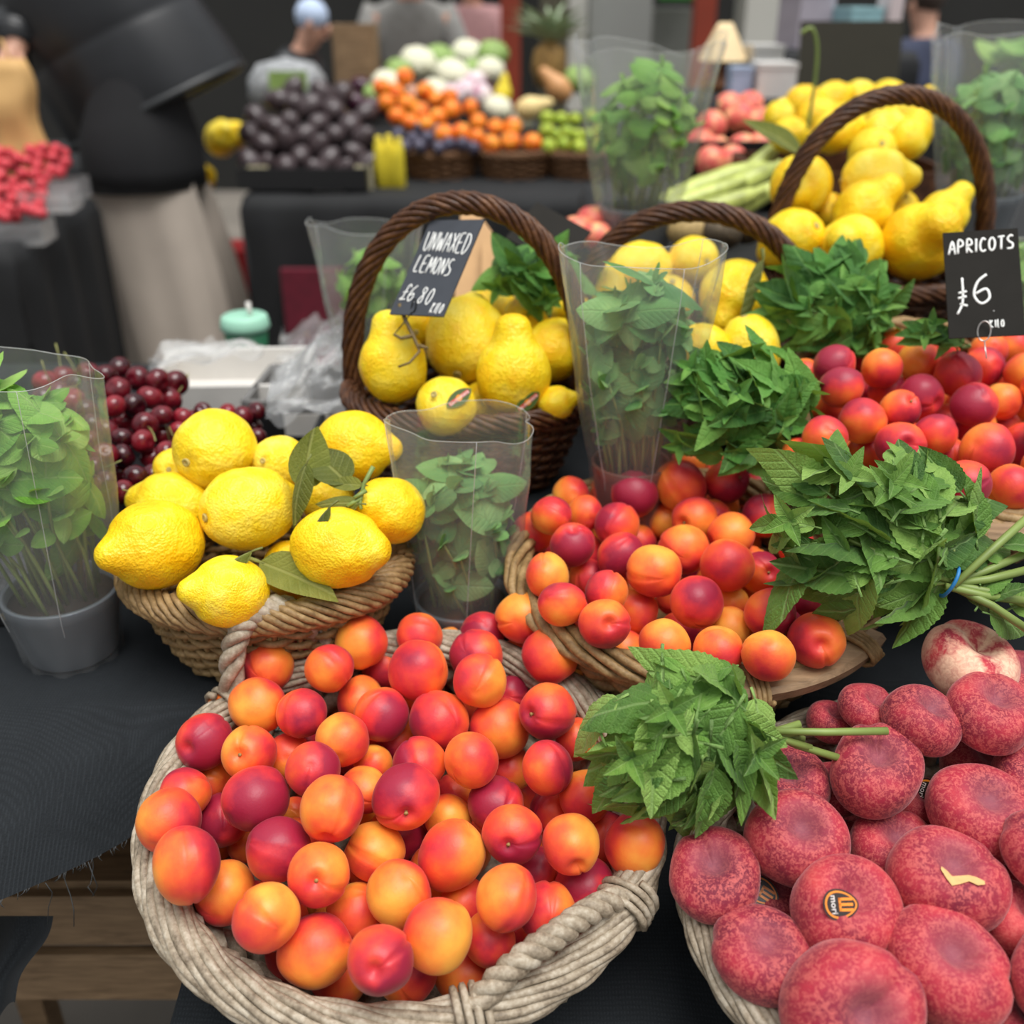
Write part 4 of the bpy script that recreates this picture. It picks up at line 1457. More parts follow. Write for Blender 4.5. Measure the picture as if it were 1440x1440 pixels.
# ------------------------------------------------------------------ price cards with hand lettering
GLYPH = {
 'U': [[(0, 1), (.02, .35), (.2, .03), (.55, .05), (.75, .4), (.8, 1)]], 'N': [[(0, 0), (.08, 1), (.62, .02), (.78, 1)]],
 'W': [[(0, 1), (.15, 0), (.42, .7), (.6, 0), (.9, 1)]], 'A': [[(0, 0), (.45, 1), (.8, 0)], [(.12, .38), (.72, .42)]],
 'X': [[(0, 1), (.75, 0)], [(.75, 1), (0, 0)]], 'E': [[(.7, 1), (.05, .95), (0, .05), (.7, 0)], [(.02, .5), (.55, .55)]],
 'D': [[(.05, 1), (0, 0), (.5, .1), (.78, .55), (.5, .95), (-.05, 1)]], 'L': [[(.1, 1), (0, .05), (.65, .0)]],
 'M': [[(0, 0), (.12, 1), (.42, .3), (.78, 1), (.85, 0)]], 'O': [[(.4, 1), (.08, .75), (.05, .25), (.35, 0), (.68, .25), (.7, .72), (.4, 1)]],
 'S': [[(.72, .92), (.4, 1), (.08, .75), (.3, .52), (.68, .35), (.6, .05), (0, .02)]], 'P': [[(.05, 0), (.1, 1), (.55, .95), (.65, .65), (.1, .48)]],
 'R': [[(.05, 0), (.1, 1), (.55, .95), (.62, .65), (.12, .48), (.7, 0)]], 'I': [[(.2, 1), (.15, 0)]], 'C': [[(.68, .85), (.35, 1), (.05, .6), (.1, .15), (.4, 0), (.7, .12)]],
 'T': [[(0, .95), (.8, 1)], [(.42, .97), (.38, 0)]], '6': [[(.6, 1), (.2, .75), (.02, .3), (.3, 0), (.66, .18), (.55, .5), (.1, .35)]],
 '8': [[(.55, .9), (.25, 1), (.12, .78), (.5, .45), (.55, .12), (.25, 0), (.08, .2), (.45, .55), (.6, .82), (.5, .95)]],
 '0': [[(.35, 1), (.08, .7), (.1, .2), (.4, 0), (.65, .35), (.6, .8), (.35, 1)]], '.': [[(.1, .03), (.14, .06)]],
 'k': [[(.05, 1), (0, 0)], [(.5, .95), (.05, .45), (.55, 0)]], 'i': [[(.15, .95), (.1, 0)]], 'l': [[(.1, 1), (.05, 0), (.35, .02)]], 'o': [[(.4, .9), (.1, .6), (.15, .1), (.5, .05), (.62, .55), (.4, .9)]],
 '£': [[(.85, .82), (.72, .98), (.48, .92), (.42, .55), (.36, .18), (.05, .02), (.85, .06)], [(.10, .48), (.72, .54)]],
 '$': [[(.5, 1), (.45, .35), (.05, 0)], [(.25, .28), (.75, .22)], [(.2, .58), (.75, .62)], [(.15, .44), (.72, .48)]]}


def smooth_line(pts, n=4):
    out = []
    m = len(pts)
    for i in range(m - 1):
        p0, p1, p2, p3 = [np.array(pts[max(0, min(m - 1, i + k))], float) for k in (-1, 0, 1, 2)]
        for s in range(n):
            t = s / n
            out.append(.5 * ((2 * p1) + (-p0 + p2) * t + (2 * p0 - 5 * p1 + 4 * p2 - p3) * t * t + (-p0 + 3 * p1 - 3 * p2 + p3) * t ** 3))
    out.append(np.array(pts[-1], float))
    return out


def lettering(text, x0, y0, x1, y1, hh, pen, slant=.15, adv=None):
    """strokes of one line of handwriting from (x0,y0) to (x1,y1), letter height hh"""
    mb = MB()
    adv = [{'I': .5, 'i': .45, 'l': .6, '.': .45, 'W': 1.15, 'M': 1.1}.get(ch, 1.0) for ch in text]
    n = sum(adv)
    for k, ch in enumerate(text):
        q0 = sum(adv[:k]) / n
        bx = x0 + (x1 - x0) * q0
        by = y0 + (y1 - y0) * q0
        w = (x1 - x0) / n * adv[k] * .92
        for st in GLYPH[ch]:
            pts = [(bx + u * w + v * hh * slant, by + v * hh, .0) for (u, v) in st]
            q = smooth_line(pts)
            z = 0
            vs = []
            q = np.array(q)
            tn = np.gradient(q, axis=0)
            tn /= np.linalg.norm(tn, axis=1)[:, None] + 1e-9
            for i in range(len(q)):
                nx, ny = -tn[i][1], tn[i][0]
                vs += [(q[i][0] + nx * pen, q[i][1] + ny * pen, .0), (q[i][0] + nx * pen, q[i][1] + ny * pen, .00025), (q[i][0] - nx * pen, q[i][1] - ny * pen, .00025), (q[i][0] - nx * pen, q[i][1] - ny * pen, .0)]
            fs = []
            for i in range(len(q) - 1):
                for a in range(4):
                    b = (a + 1) % 4
                    fs.append((4 * i + a, 4 * i + b, 4 * i + 4 + b, 4 * i + 4 + a))
            fs += [(0, 3, 2, 1), (4 * len(q) - 4, 4 * len(q) - 3, 4 * len(q) - 2, 4 * len(q) - 1)]
            mb.add(vs, fs)
    return mb


def card(label, ctr, X, Y, lines, mat, ring=None, name='price_card'):
    """X, Y: card edges as (right, up, towards) picture lengths at the card's depth"""
    k = ctr[2] / 1440
    xv = (VR * X[0] + VU * X[1] + TOCAM * X[2]) * k
    yv = (VR * Y[0] + VU * Y[1] + TOCAM * Y[2]) * k
    w, h = xv.length, yv.length
    rot = frame(yv, xv.cross(yv))
    root = empty(name, P(*ctr), rot)
    tag(root, label, 'price card', 'price cards')
    MB().box((0, 0, -.0008), (w, h, .0016)).build('card', mat, root, False)
    for (tx, u0, v0, u1, v1, hh, pen, sl) in lines:
        o = lettering(tx, (u0 - .5) * w, (.5 - v0) * h, (u1 - .5) * w, (.5 - v1) * h, hh * h, pen, sl)
        o.build('lettering', M_CHALK, root)['label'] = 'white handwritten lettering'
    if ring:
        u, v, rr_, mt, leg = ring
        cx, cy = (u - .5) * w, (.5 - v) * h
        pts = [(cx + rr_ * .62 * math.cos(a), cy + rr_ * math.sin(a), .002 + .003 * math.sin(a + .6)) for a in [2 * math.pi * i / 28 * 1.3 for i in range(29)]]
        ho = MB().tube(pts, .0007, 6).build('card_holder', mt, root)
        MB().tube([(cx, cy - rr_, .001), (cx + leg[0] * .5, cy - rr_ + leg[1] * .5, .002), (cx + leg[0], cy - rr_ + leg[1], .004)], .0006, 6).build('wire_leg', mt, root)
    return root


card('slate grey card lettered unwaxed lemons, clipped at a tilt to the hoop handle', (614, 375, .985), (79, -13, 49), (54, 146, -50),
     [('UNWAXED', .10, .33, .97, .36, .20, .00062, -.05), ('LEMONS', .10, .55, .82, .60, .17, .00062, .0), ('£6.80', .06, .85, .70, .90, .16, .0006, .1), ('kilo', .72, .97, .96, .97, .10, .0005, .1)],
     M_SLATE, (.42, .92, .0062, M_WIRE, (-.006, -.026)))
card('dark card lettered apricots with the price six pounds', (1383, 398, .935), (97, 4, 20), (4, 156, -30),
     [('APRICOTS', .06, .215, .96, .185, .125, .0009, .05), ('$', .12, .78, .34, .78, .34, .0010, .0), ('6', .36, .69, .70, .69, .27, .0011, .0), ('.', .60, .77, .7, .77, .1, .0007, 0), ('kilo', .55, .92, .76, .91, .07, .0006, .0)],
     M_SLATE2, (.46, .955, .0085, M_STEEL, (0.0, -.018)))
card('blank back of a dark slate card stuck behind the mint sprigs', (772, 330, 1.22), (70, -55, 20), (45, 62, -40), [], M_SLATE2)


# ------------------------------------------------------------------ fruit stickers
def text_mesh(txt, size, mat, name):
    cu = bpy.data.curves.new(name, 'FONT')
    cu.body = txt
    cu.size = size
    cu.align_x = 'CENTER'
    cu.align_y = 'CENTER'
    cu.extrude = .00004
    cu.resolution_u = 2
    ob = bpy.data.objects.new(name, cu)
    COL.objects.link(ob)
    bpy.context.view_layer.update()
    me = bpy.data.meshes.new_from_object(ob.evaluated_get(bpy.context.evaluated_depsgraph_get()))
    bpy.data.objects.remove(ob)
    me.materials.clear()
    me.materials.append(mat)
    return me


M_STK_DARK = plain('sticker_black', lin(44, 32, 28), .35, .05)
M_STK_ORANGE = plain('sticker_orange', lin(240, 140, 40), .35, .05)
M_STK_GREEN = plain('sticker_green', lin(70, 92, 34), .35, .1)
M_STK_WHITE = plain('sticker_white', lin(240, 232, 226), .4, .02)
M_STK_RED = plain('sticker_red', lin(196, 74, 60), .4, .05)


def blob(rx, ry, z0, z1, fn=None, seg=40):
    mb = MB()
    pts = [fn(2 * math.pi * i / seg) if fn else (math.cos(2 * math.pi * i / seg), math.sin(2 * math.pi * i / seg)) for i in range(seg)]
    vs = [(x * rx, y * ry, z0) for x, y in pts] + [(x * rx, y * ry, z1) for x, y in pts]
    fs = [tuple(range(seg - 1, -1, -1)), tuple(range(seg, 2 * seg))] + [(i, (i + 1) % seg, seg + (i + 1) % seg, seg + i) for i in range(seg)]
    return mb.add(vs, fs)


def hit(obj, px, py):
    """first surface point of obj on the sight line through a picture point"""
    mw = obj.matrix_world
    iv = mw.inverted()
    o = iv @ Vector(CAM)
    d = (iv.to_3x3() @ Vector(ray(px, py))).normalized()
    ok, loc, nor, fi = obj.ray_cast(o, d)
    if not ok:
        return None
    return mw @ loc, (iv.to_3x3().transposed() @ nor).normalized()


def sticker_on(obj, px, py, roll, build):
    bpy.context.view_layer.update()
    h = hit(obj, px, py)
    if h is None:
        print('sticker missed', px, py)
        return
    p, n = h
    n = (n + TOCAM * 1.1).normalized()
    up = VU * math.cos(roll) + VR * math.sin(roll)
    rot = frame(up - n * up.dot(n), n)
    s = empty('sticker')
    s.parent = obj
    s.matrix_parent_inverse = obj.matrix_world.inverted()
    s.matrix_basis = Matrix.Translation(p + n * .0014) @ rot.to_4x4()
    build(s)


def egg(t):
    return (math.cos(t) * (1 + .0 * math.sin(t)), math.sin(t) * (1 - .22 * math.cos(t)))


def lens(t):
    c, s = math.cos(t), math.sin(t)
    return (c, math.copysign(abs(s) ** 1.5, s))


def peach_sticker(s):
    w = .0122
    blob(w, w * .78, 0, .0004, egg).build('sticker_rim', M_STK_DARK, s, False)
    blob(w * .90, w * .68, .0004, .0006, egg).build('sticker_ring', M_STK_ORANGE, s, False)
    blob(w * .80, w * .58, .0006, .0008, egg).build('sticker_field', M_STK_DARK, s, False)
    mb = MB()                                   # three orange bars joined like a letter m on its side
    for k in (-1, 0, 1):
        mb.box((w * .26, k * w * .27, .00095), (w * .78, w * .14, .0003))
    mb.box((-w * .08, 0, .00095), (w * .12, w * .68, .0003))
    mb.build('sticker_mark', M_STK_ORANGE, s, False)
    me = text_mesh('mori', w * .5, M_STK_WHITE, 'sticker_text')
    t = place('sticker_text', me, s)
    t.matrix_local = Matrix.Translation((-w * .42, 0, .0010)) @ Matrix.Rotation(-math.pi / 2, 4, 'Z')


def lemon_sticker(s):
    w = .0150
    blob(w, w * .48, 0, .0004, lens).build('sticker_field', M_STK_GREEN, s, False)
    MB().box((0, 0, .0005), (w * 1.6, w * .26, .0003)).build('sticker_band', M_STK_RED, s, False)
    blob(w * .2, w * .2, .0005, .0008).build('sticker_mark', M_STK_ORANGE, s, False)
    t = place('sticker_text', text_mesh('La costiera', w * .34, M_STK_WHITE, 'sticker_text'), s)
    t.matrix_local = Matrix.Translation((0, 0, .0009))


sticker_on(PEACHES[13][0], 1181, 1272, math.radians(2), peach_sticker)
sticker_on(PEACHES[22][0], 1305, 1083 + 30, math.radians(20), peach_sticker)
sticker_on(PEACHES[26][0], 1280, 1270, math.radians(-20), peach_sticker)
sticker_on(PEACHES[23][0], 1072, 1254, math.radians(30), peach_sticker)
sticker_on(LM2[2][0], 742, 565, math.radians(-40), lemon_sticker)
sticker_on(LM2[4][0], 645, 560, math.radians(-52 + 14), lemon_sticker)

# dry tan scar across one peach
bpy.context.view_layer.update()
sc_o = PEACHES[14][0]
sm_ = MB()
pv = []
for (px, py, wd) in [(1322, 1222, 2), (1330, 1231, 5), (1338, 1240, 6), (1350, 1239, 5), (1362, 1237, 4), (1374, 1241, 5), (1384, 1243, 2)]:
    for s_ in (-1, 1):
        hq = hit(sc_o, px, py + s_ * wd)
        if hq:
            pv.append(sc_o.matrix_world.inverted() @ (hq[0] + hq[1] * .0013))
if len(pv) == 14:
    sm_.add(pv, [(2 * i, 2 * i + 1, 2 * i + 3, 2 * i + 2) for i in range(6)])
    sm_.build('scar', plain('tan_scar', lin(214, 170, 112), .8, .15, 6), sc_o)['label'] = 'dry tan scar'
# ------------------------------------------------------------------ wooden grips bound to the tray baskets
def tray_grip(root, a, b, h, ang, half, mat):
    g = empty('grip')
    g.parent = root
    mb = MB()
    n = 16
    vs = []
    for i in range(n + 1):
        t = math.radians(ang + half * (i / n * 2 - 1))
        c = np.array([a * 1.10 * math.cos(t), b * 1.10 * math.sin(t), h + .002])
        o = np.array([math.cos(t), math.sin(t), 0])
        for (u, w) in ((-.009, -.007), (.009, -.007), (.011, .003), (.007, .007), (-.009, .007)):
            vs.append(c + o * u + np.array([0, 0, w]))
    fs = [(i * 5 + k, i * 5 + (k + 1) % 5, (i + 1) * 5 + (k + 1) % 5, (i + 1) * 5 + k) for i in range(n) for k in range(5)]
    fs += [(4, 3, 2, 1, 0), tuple(n * 5 + k for k in range(5))]
    mb.add(vs, fs).build('grip_board', mat, g, False)
    for s in (-.72, .72):
        t = math.radians(ang + half * s)
        c = np.array([a * 1.07 * math.cos(t), b * 1.07 * math.sin(t), h + .001])
        o = np.array([math.cos(t), math.sin(t), 0])
        tn = np.array([-math.sin(t), math.cos(t), 0])
        pts = [c + o * .020 * math.cos(w) + np.array([0, 0, .0115 * math.sin(w)]) + tn * (k / 60 - .5) * .016 for k, w in enumerate([2 * math.pi * 4 * k / 60 for k in range(61)])]
        MB().tube(pts, .0022, 6).build('binding', M_TAN_WICKER, g)


tray_grip(B3, .158, .146, .085, -62, 25, M_WOODD)
tray_grip(B4, .152, .165, .085, -85, 25, M_WOODD)

# ------------------------------------------------------------------ left stall: cloth with frayed hem over dark crates
hx = [-1.15, -.62, -.405, -.330, -.285, -.235, -.19]
hy = [.45, .515, .572, .640, .668, .700, .715]
hz = [.68, .70, .714, .722, .735, .760, .775]


def left_cloth(i, j):
    x = -1.15 + .96 * i
    if j < .6:
        v = j / .6
        y = 1.62 - (1.62 - .715) * v
        z = .80 + min(0, .010 * mnoise.noise(Vector((x * 8, y * 8, 3)))) * 1.0
    else:
        v = (j - .6) / .4
        ey, ez = np.interp(x, hx, hy), np.interp(x, hx, hz)
        y = .715 + (ey - .715) * v
        z = .80 + (ez - .80) * v ** 1.5 + .010 * math.sin(x * 26 + 1) * v + .006 * mnoise.noise(Vector((x * 14, v * 3, 1)))
    return (x, y, z)


lc = MB()
lc.grid(70, 60, left_cloth)
lco = lc.build('black_cloth', M_CLOTH)
tag(lco, 'black woven cloth with frayed hem under the small lemon basket and grey basil pot', 'tablecloth')
fr = MB()
rf = random.Random(5)
for k in range(520):
    i = rf.random()
    x, y, z = left_cloth(i, 1.0)
    if x < -.75:
        continue
    L = rf.uniform(.002, .0055)
    p = np.array([x, y, z])
    d = np.array([rf.gauss(0, .45), -.6, -.8])
    fr.tube([p, p + d * L * .6, p + d * L + np.array([rf.gauss(0, .002), 0, -.001])], [.0004, .0003, .0002], 3)
for k in range(4):                              # loose long threads
    x, y, z = left_cloth(rf.uniform(.80, .86), 1.0)
    p = np.array([x, y, z])
    pts = [p + np.array([.010 * math.sin(s * 3 + k) * s, .004 * math.cos(k * 2 + s * 4), -.05 * s * rf.uniform(.7, 1.2)]) for s in (0, .25, .5, .75, 1)]
    fr.tube(pts, .0004, 3)
fo = fr.build('frayed_threads', plain('frayed_thread', lin(66, 70, 72), .8, .2), lco)
fo['kind'] = 'stuff'
table = sbox('trim_1', (-1.15, .74, .765), (-.2, 1.60, .785), M_WOODD)
# ragged cloth end hanging lower down
rc = MB()
rc.grid(16, 16, lambda u, v: P(-30 + 105 * u * (1 - .55 * v) + 6 * math.sin(v * 7), 1288 + 135 * v + 14 * math.sin(u * 5) * v, .90 - .05 * u + .008 * math.sin(u * 9 + v * 3)))
rco = rc.build('black_cloth', M_CLOTH)
tag(rco, 'ragged black cloth end dangling in front of the wooden crate', 'cloth')
# wooden crate in the dark below
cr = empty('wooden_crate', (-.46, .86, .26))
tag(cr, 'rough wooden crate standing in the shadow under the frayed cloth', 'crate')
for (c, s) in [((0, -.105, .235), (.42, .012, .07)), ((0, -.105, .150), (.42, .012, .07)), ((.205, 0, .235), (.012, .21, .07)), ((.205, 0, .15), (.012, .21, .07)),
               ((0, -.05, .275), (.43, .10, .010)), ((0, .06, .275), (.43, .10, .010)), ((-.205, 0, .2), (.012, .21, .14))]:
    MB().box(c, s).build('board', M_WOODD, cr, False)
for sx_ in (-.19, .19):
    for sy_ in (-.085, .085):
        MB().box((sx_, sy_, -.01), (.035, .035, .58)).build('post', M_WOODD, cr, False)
# flat dark carton behind the pot with gold print
cb = empty('carton', on_z(14, 868, .802), Matrix.Rotation(.12, 3, 'Z'))
tag(cb, 'flat black carton with gold print behind the grey basil pot', 'carton')
MB().box((-.06, .03, .010), (.17, .09, .020)).build('box', plain('black_carton', lin(22, 22, 24), .4, .1), cb, False)
tx = place('print', text_mesh('SUMMER', .011, plain('gold_print', lin(160, 140, 90), .4, .05), 'print'), cb)
tx.matrix_local = Matrix.Translation((.002, -.0152, .010)) @ Matrix.Rotation(math.pi / 2, 4, 'X')
pl = MB()
pl.grid(14, 12, lambda u, v: np.array(on_z(14, 868, .802)) + np.array([-.10 + .11 * u, -.015 + .10 * v, .024 + .03 * v + .006 * math.sin(u * 9 + v * 6)]))
tag(pl.build('plastic_wrap', M_FILM), 'crinkled clear wrap lying on the black carton', 'plastic wrap')

# ------------------------------------------------------------------ cherries heaped behind the small lemon basket
M_CHERRY, nt_, b_ = new_mat('cherry_skin')
v_ = obj_coord(nt_)
r_ = ramp(nt_, [(.3, lin(48, 10, 18)), (.55, lin(92, 16, 28)), (.8, lin(138, 28, 40))], mth(nt_, 'ADD', mth(nt_, 'MULTIPLY', noise(nt_, v_, 1.3, 2), .6), mth(nt_, 'MULTIPLY', N(nt_, 'ShaderNodeObjectInfo').outputs['Random'], .45)))
nt_.links.new(r_.outputs[0], b_.inputs['Base Color'])
b_.inputs['Roughness'].default_value = .16
CHERRY = []
for s in (1, 2):
    CHERRY.append(shape_mesh('cherry', 14, 22, lambda u, t, s=s: ((1.04 - .05 * math.exp(-(wrap(t) / .2) ** 2)) * math.sin(u) * math.cos(t), (1.0 + .03 * s) * math.sin(u) * math.sin(t), .92 * math.cos(u) - (.24 * math.exp(-(u / .3) ** 2) if u < 1 else 0)), M_CHERRY))
CSTEM = MB().tube([(0, 0, .66), (.05, .05, 1.2), (.25, .15, 2.0), (.6, .2, 2.9)], [.05, .045, .045, .07], 5).mesh('stem', plain('cherry_stem', lin(140, 140, 80), .6, .2))
rc_ = random.Random(17)
citems = []
cand = [(rc_.uniform(60, 262), rc_.uniform(512, 700)) for _ in range(2500)] + [(rc_.uniform(255, 372), rc_.uniform(570, 640)) for _ in range(1200)]
for (x, y) in [(152, 514), (222, 535), (238, 562), (205, 598), (208, 615), (226, 540)] + cand:
    top = 512 + max(0, (x - 165)) * .22 if x > 165 else 512 + (165 - x) * .25
    if x > 250:
        top = 575
    r = 17 if x < 250 else 13
    if y < top or any((x - c['px']) ** 2 + (y - c['py']) ** 2 < (1.22 * r) ** 2 for c in citems):
        continue
    citems.append(dict(px=x, py=y, r=r + rc_.uniform(-1.5, 1.5), layer=rc_.choice((0, 0, 0, .6)), ))
CC, CR = solve_depth(citems, [(160, 690, .985), (300, 690, 1.0), (200, 515, 1.16)], gap=.97, iters=50)
for it, c, r in zip(citems, CC, CR):
    o = place('cherry', rc_.choice(CHERRY))
    zz = Vector((rc_.gauss(0, .6), rc_.gauss(-.3, .6), rc_.gauss(.5, .6)))
    o.matrix_world = Matrix.Translation(Vector(c)) @ (axis_frame(zz, rc_.uniform(0, 6)) @ Matrix.Diagonal((r, r, r))).to_4x4()
    if rc_.random() < .3:
        place('stem', CSTEM, o)
        tag(o, 'dark red cherry with a green stalk in the heap behind lemons', 'cherry', 'cherries heaped behind the lemons')
    else:
        tag(o, 'glossy dark red cherry in the heap behind the lemons', 'cherry', 'cherries heaped behind the lemons')
cx = empty('cherry_crate', (-.42, 1.085, .802))
tag(cx, 'low black crate holding the cherries', 'crate')
M_BLACKP = plain('black_plastic', lin(24, 24, 26), .4, .1)
for (c, s) in [((0, -.115, .035), (.36, .006, .07)), ((0, .135, .035), (.36, .006, .07)), ((-.18, .01, .035), (.006, .25, .07)), ((.18, .01, .035), (.006, .25, .07)), ((0, .01, .004), (.36, .25, .006))]:
    MB().box(c, s).build('panel', M_BLACKP, cx, False)

# ------------------------------------------------------------------ trays, film and cup behind the cherries
M_WHITEP = plain('white_tray', lin(214, 210, 204), .5, .04)
M_GREYP = plain('grey_carton', lin(110, 108, 106), .6, .08)
M_CREAM = plain('cream_card', lin(206, 196, 160), .6, .06)


def open_tray(label, c, s, rz, mat, t=.008, name='tray', cat='tray', group=None):
    o = empty(name, c, Matrix.Rotation(rz, 3, 'Z'))
    tag(o, label, cat, group)
    w, d, h = s
    for (q, z) in [((0, -d / 2, h / 2), (w, t, h)), ((0, d / 2, h / 2), (w, t, h)), ((-w / 2, 0, h / 2), (t, d, h)), ((w / 2, 0, h / 2), (t, d, h)), ((0, 0, t / 2), (w, d, t))]:
        MB().box(q, z).build('panel', mat, o, False)
    return o


q = P(310, 562, 1.36)
open_tray('white polystyrene tray behind the cherries under clear film', (q[0], q[1] + .08, .83), (.20, .16, .055), .05, M_WHITEP)
q = P(440, 590, 1.30)
tg = open_tray('grey carton with a white label beside the dark hooped basket', (q[0] - .01, q[1] + .08, .82), (.15, .14, .065), -.05, M_GREYP)
MB().box((.005, -.0755, .035), (.058, .002, .030)).build('white_label', M_WHITEP, tg, False)


M_FILM_SHEET = mat_film('sheet_film', .20)


def film_sheet(label, pts, seed, mat=None, nu=50, nv=36, amp=.012):
    """crumpled clear film between four picture corners (x, y, depth)"""
    A, B, C, D = [P(*p) for p in pts]

    def fn(u, v):
        p = (A * (1 - u) + B * u) * (1 - v) + (D * (1 - u) + C * u) * v
        n = amp * (mnoise.noise(Vector((u * 3 + seed, v * 3, 1))) + .8 * (1 - abs(mnoise.noise(Vector((u * 3 - v * 5 + seed, u + v, 3))) * 2.2)))
        return p + np.array([n * .4, n * .5, n * 1.4])
    o = MB().grid(nu, nv, fn).build('plastic_film', mat or M_FILM_SHEET)
    tag(o, label, 'plastic film', 'clear film over the trays')
    return o


film_sheet('clear film bunched over the white tray', [(205, 520, 1.25), (370, 505, 1.32), (350, 492, 1.45), (235, 490, 1.45)], 1)
film_sheet('milky film stretched from the grey carton to the hooped basket', [(365, 590, 1.22), (492, 515, 1.22), (488, 455, 1.38), (395, 520, 1.38)], 2, None, amp=.02)
film_sheet('creased film hanging over the front of the grey carton', [(368, 612, 1.20), (500, 590, 1.20), (490, 520, 1.25), (380, 530, 1.25)], 3, amp=.016)
film_sheet('loose clear film lying on the black step by the cup', [(385, 520, 1.45), (480, 500, 1.45), (480, 445, 1.75), (395, 470, 1.75)], 4, amp=.012)

cu = P(349, 492, 1.60)
cup = empty('paper_cup', (cu[0], cu[1], .80))
tag(cup, 'green paper cup with pale green lid beside the clear film', 'cup')
M_GREEN = plain('cup_green', lin(20, 92, 60), .4, .08)
MB().lathe([(.001, 0), (.026, 0), (.034, .088), (.001, .088)], 28).build('cup_body', M_GREEN, cup)
MB().lathe([(.036, .084), (.038, .087), (.037, .093), (.035, .103), (.032, .105), (.001, .104)], 28).build('cup_lid', plain('cup_lid', lin(150, 200, 176), .4, .05), cup)
MB().tube([(.01, 0, .10), (.008, .0, .125)], .004, 8).build('straw', M_WHITEP, cup)

# ------------------------------------------------------------------ raised back of the front stall: courgettes, potatoes, peaches, more lemons
draped('black_cloth', .145, 1.3, 1.46, 2.12, .975, .06, .05, M_CLOTH_FAR, 'black cloth over the raised back tier behind the basil bags', 5, .5)


def courg_mesh():
    mb = MB()
    L = 1.0
    prof = [(.001, -.5), (.09, -.49), (.12, -.40), (.125, -.1), (.115, .2), (.085, .38), (.05, .44), (.055, .50), (.001, .51)]
    mb.lathe(prof, 14, lambda t, r, z: (r * math.cos(t) + .12 * (z * z), r * math.sin(t), z))
    return mb.mesh('courgette', None)


M_COURG = plain('pale_green_courgette', lin(176, 186, 96), .4, .35, 6)
CG = courg_mesh()
CG.materials.append(M_COURG)
for k, (x, y, d, L, dx, dy) in enumerate([(1000, 258, 1.74, .20, .95, -.4), (1028, 268, 1.68, .20, .85, -.5), (1048, 250, 1.82, .19, .7, -.7), (1005, 292, 1.58, .17, .95, -.3), (985, 278, 1.66, .16, .92, -.35), (1045, 290, 1.60, .17, .8, -.5)]):
    o = place('courgette', CG)
    zz = VR * dx - VU * dy + VF * .1
    o.matrix_world = Matrix.Translation(Vector(P(x, y, d))) @ (axis_frame(zz, k) @ Matrix.Diagonal((L * .8, L * .8, L))).to_4x4()
    tag(o, 'pale green courgette lying behind the second hooped basket', 'courgette', 'courgettes behind the hooped baskets')
POT = shape_mesh('potato', 14, 20, lambda u, t: (1.2 * math.sin(u) * math.cos(t) * (1 + .06 * math.sin(3 * t)), .9 * math.sin(u) * math.sin(t), .8 * math.cos(u)), plain('potato_skin', lin(176, 150, 98), .7, .25, 4, .2))
POT2 = POT.copy()
POT2.materials.clear()
POT2.materials.append(plain('earthy_potato_skin', lin(104, 92, 76), .8, .3, 4, .2))
for k, (x, y, d, r, me) in enumerate([(972, 325, 1.45, .028, POT), (1016, 326, 1.44, .030, POT2), (1048, 322, 1.46, .026, POT2), (992, 312, 1.52, .026, POT), (950, 318, 1.50, .025, POT)]):
    o = place('potato', me)
    o.matrix_world = Matrix.Translation(Vector(P(x, y, d))) @ (axis_frame((.2 * k, .4, 1), k) @ Matrix.Diagonal((r, r, r))).to_4x4()
    tag(o, 'tan potato behind the second hooped basket' if me is POT else 'earthy brown potato behind the second hooped basket', 'potato', 'potatoes behind the hooped baskets')
ROUND = shape_mesh('peach', 16, 24, lambda u, t: (math.sin(u) * math.cos(t) * (1 - .05 * math.exp(-(wrap(t) / .2) ** 2)), math.sin(u) * math.sin(t), .93 * math.cos(u) - (.2 * math.exp(-(u / .3) ** 2) if u < 1 else 0)), None)


def blush(name, c0, c1, c2):
    m, nt, b = new_mat(name)
    v = obj_coord(nt)
    r = ramp(nt, [(.3, c0), (.5, c1), (.7, c2)], noise(nt, v, 1.4, 3))
    nt.links.new(r.outputs[0], b.inputs['Base Color'])
    b.inputs['Roughness'].default_value = .5
    return m


def variant(me, mat):
    m = me.copy()
    m.materials.clear()
    m.materials.append(mat)
    return m


PINKP = variant(ROUND, blush('pink_peach_skin', lin(240, 190, 130), lin(232, 120, 100), lin(214, 70, 76)))
for k, (x, y, d, r) in enumerate([(834, 312, 1.50, .026), (812, 325, 1.48, .025), (840, 332, 1.46, .022)]):
    o = place('peach', PINKP)
    o.matrix_world = Matrix.Translation(Vector(P(x, y, d))) @ Matrix.Diagonal((r, r, r, 1))
    tag(o, 'pink and cream peach behind the slate card', 'peach', 'peaches behind the hooped basket')
for k, (x, y, d, r) in enumerate([(1000, 178, 2.3, .036), (1040, 165, 2.35, .036), (1068, 172, 2.32, .034), (1025, 150, 2.42, .034), (1055, 148, 2.42, .033), (985, 205, 2.2, .036), (1010, 215, 2.18, .035),
                                  (1045, 212, 2.18, .036), (1070, 208, 2.2, .034), (1000, 228, 2.12, .034), (1030, 228, 2.12, .035), (1085, 190, 2.25, .034)]):
    o = place('nectarine', PINKP)
    o.matrix_world = Matrix.Translation(Vector(P(x, y, d))) @ (axis_frame((k * .3 - 1, -.4, .7), k) @ Matrix.Diagonal((r, r, r))).to_4x4()
    tag(o, 'red and yellow nectarine in the tray beyond the basil bag', 'nectarine', 'nectarines beyond the basil bag')
q = P(1030, 225, 2.2)
open_tray('dark shallow tray holding nectarines beyond the basil bag', (q[0] + .01, q[1] + .10, 1.02), (.24, .30, .05), 0, M_BLACKP)
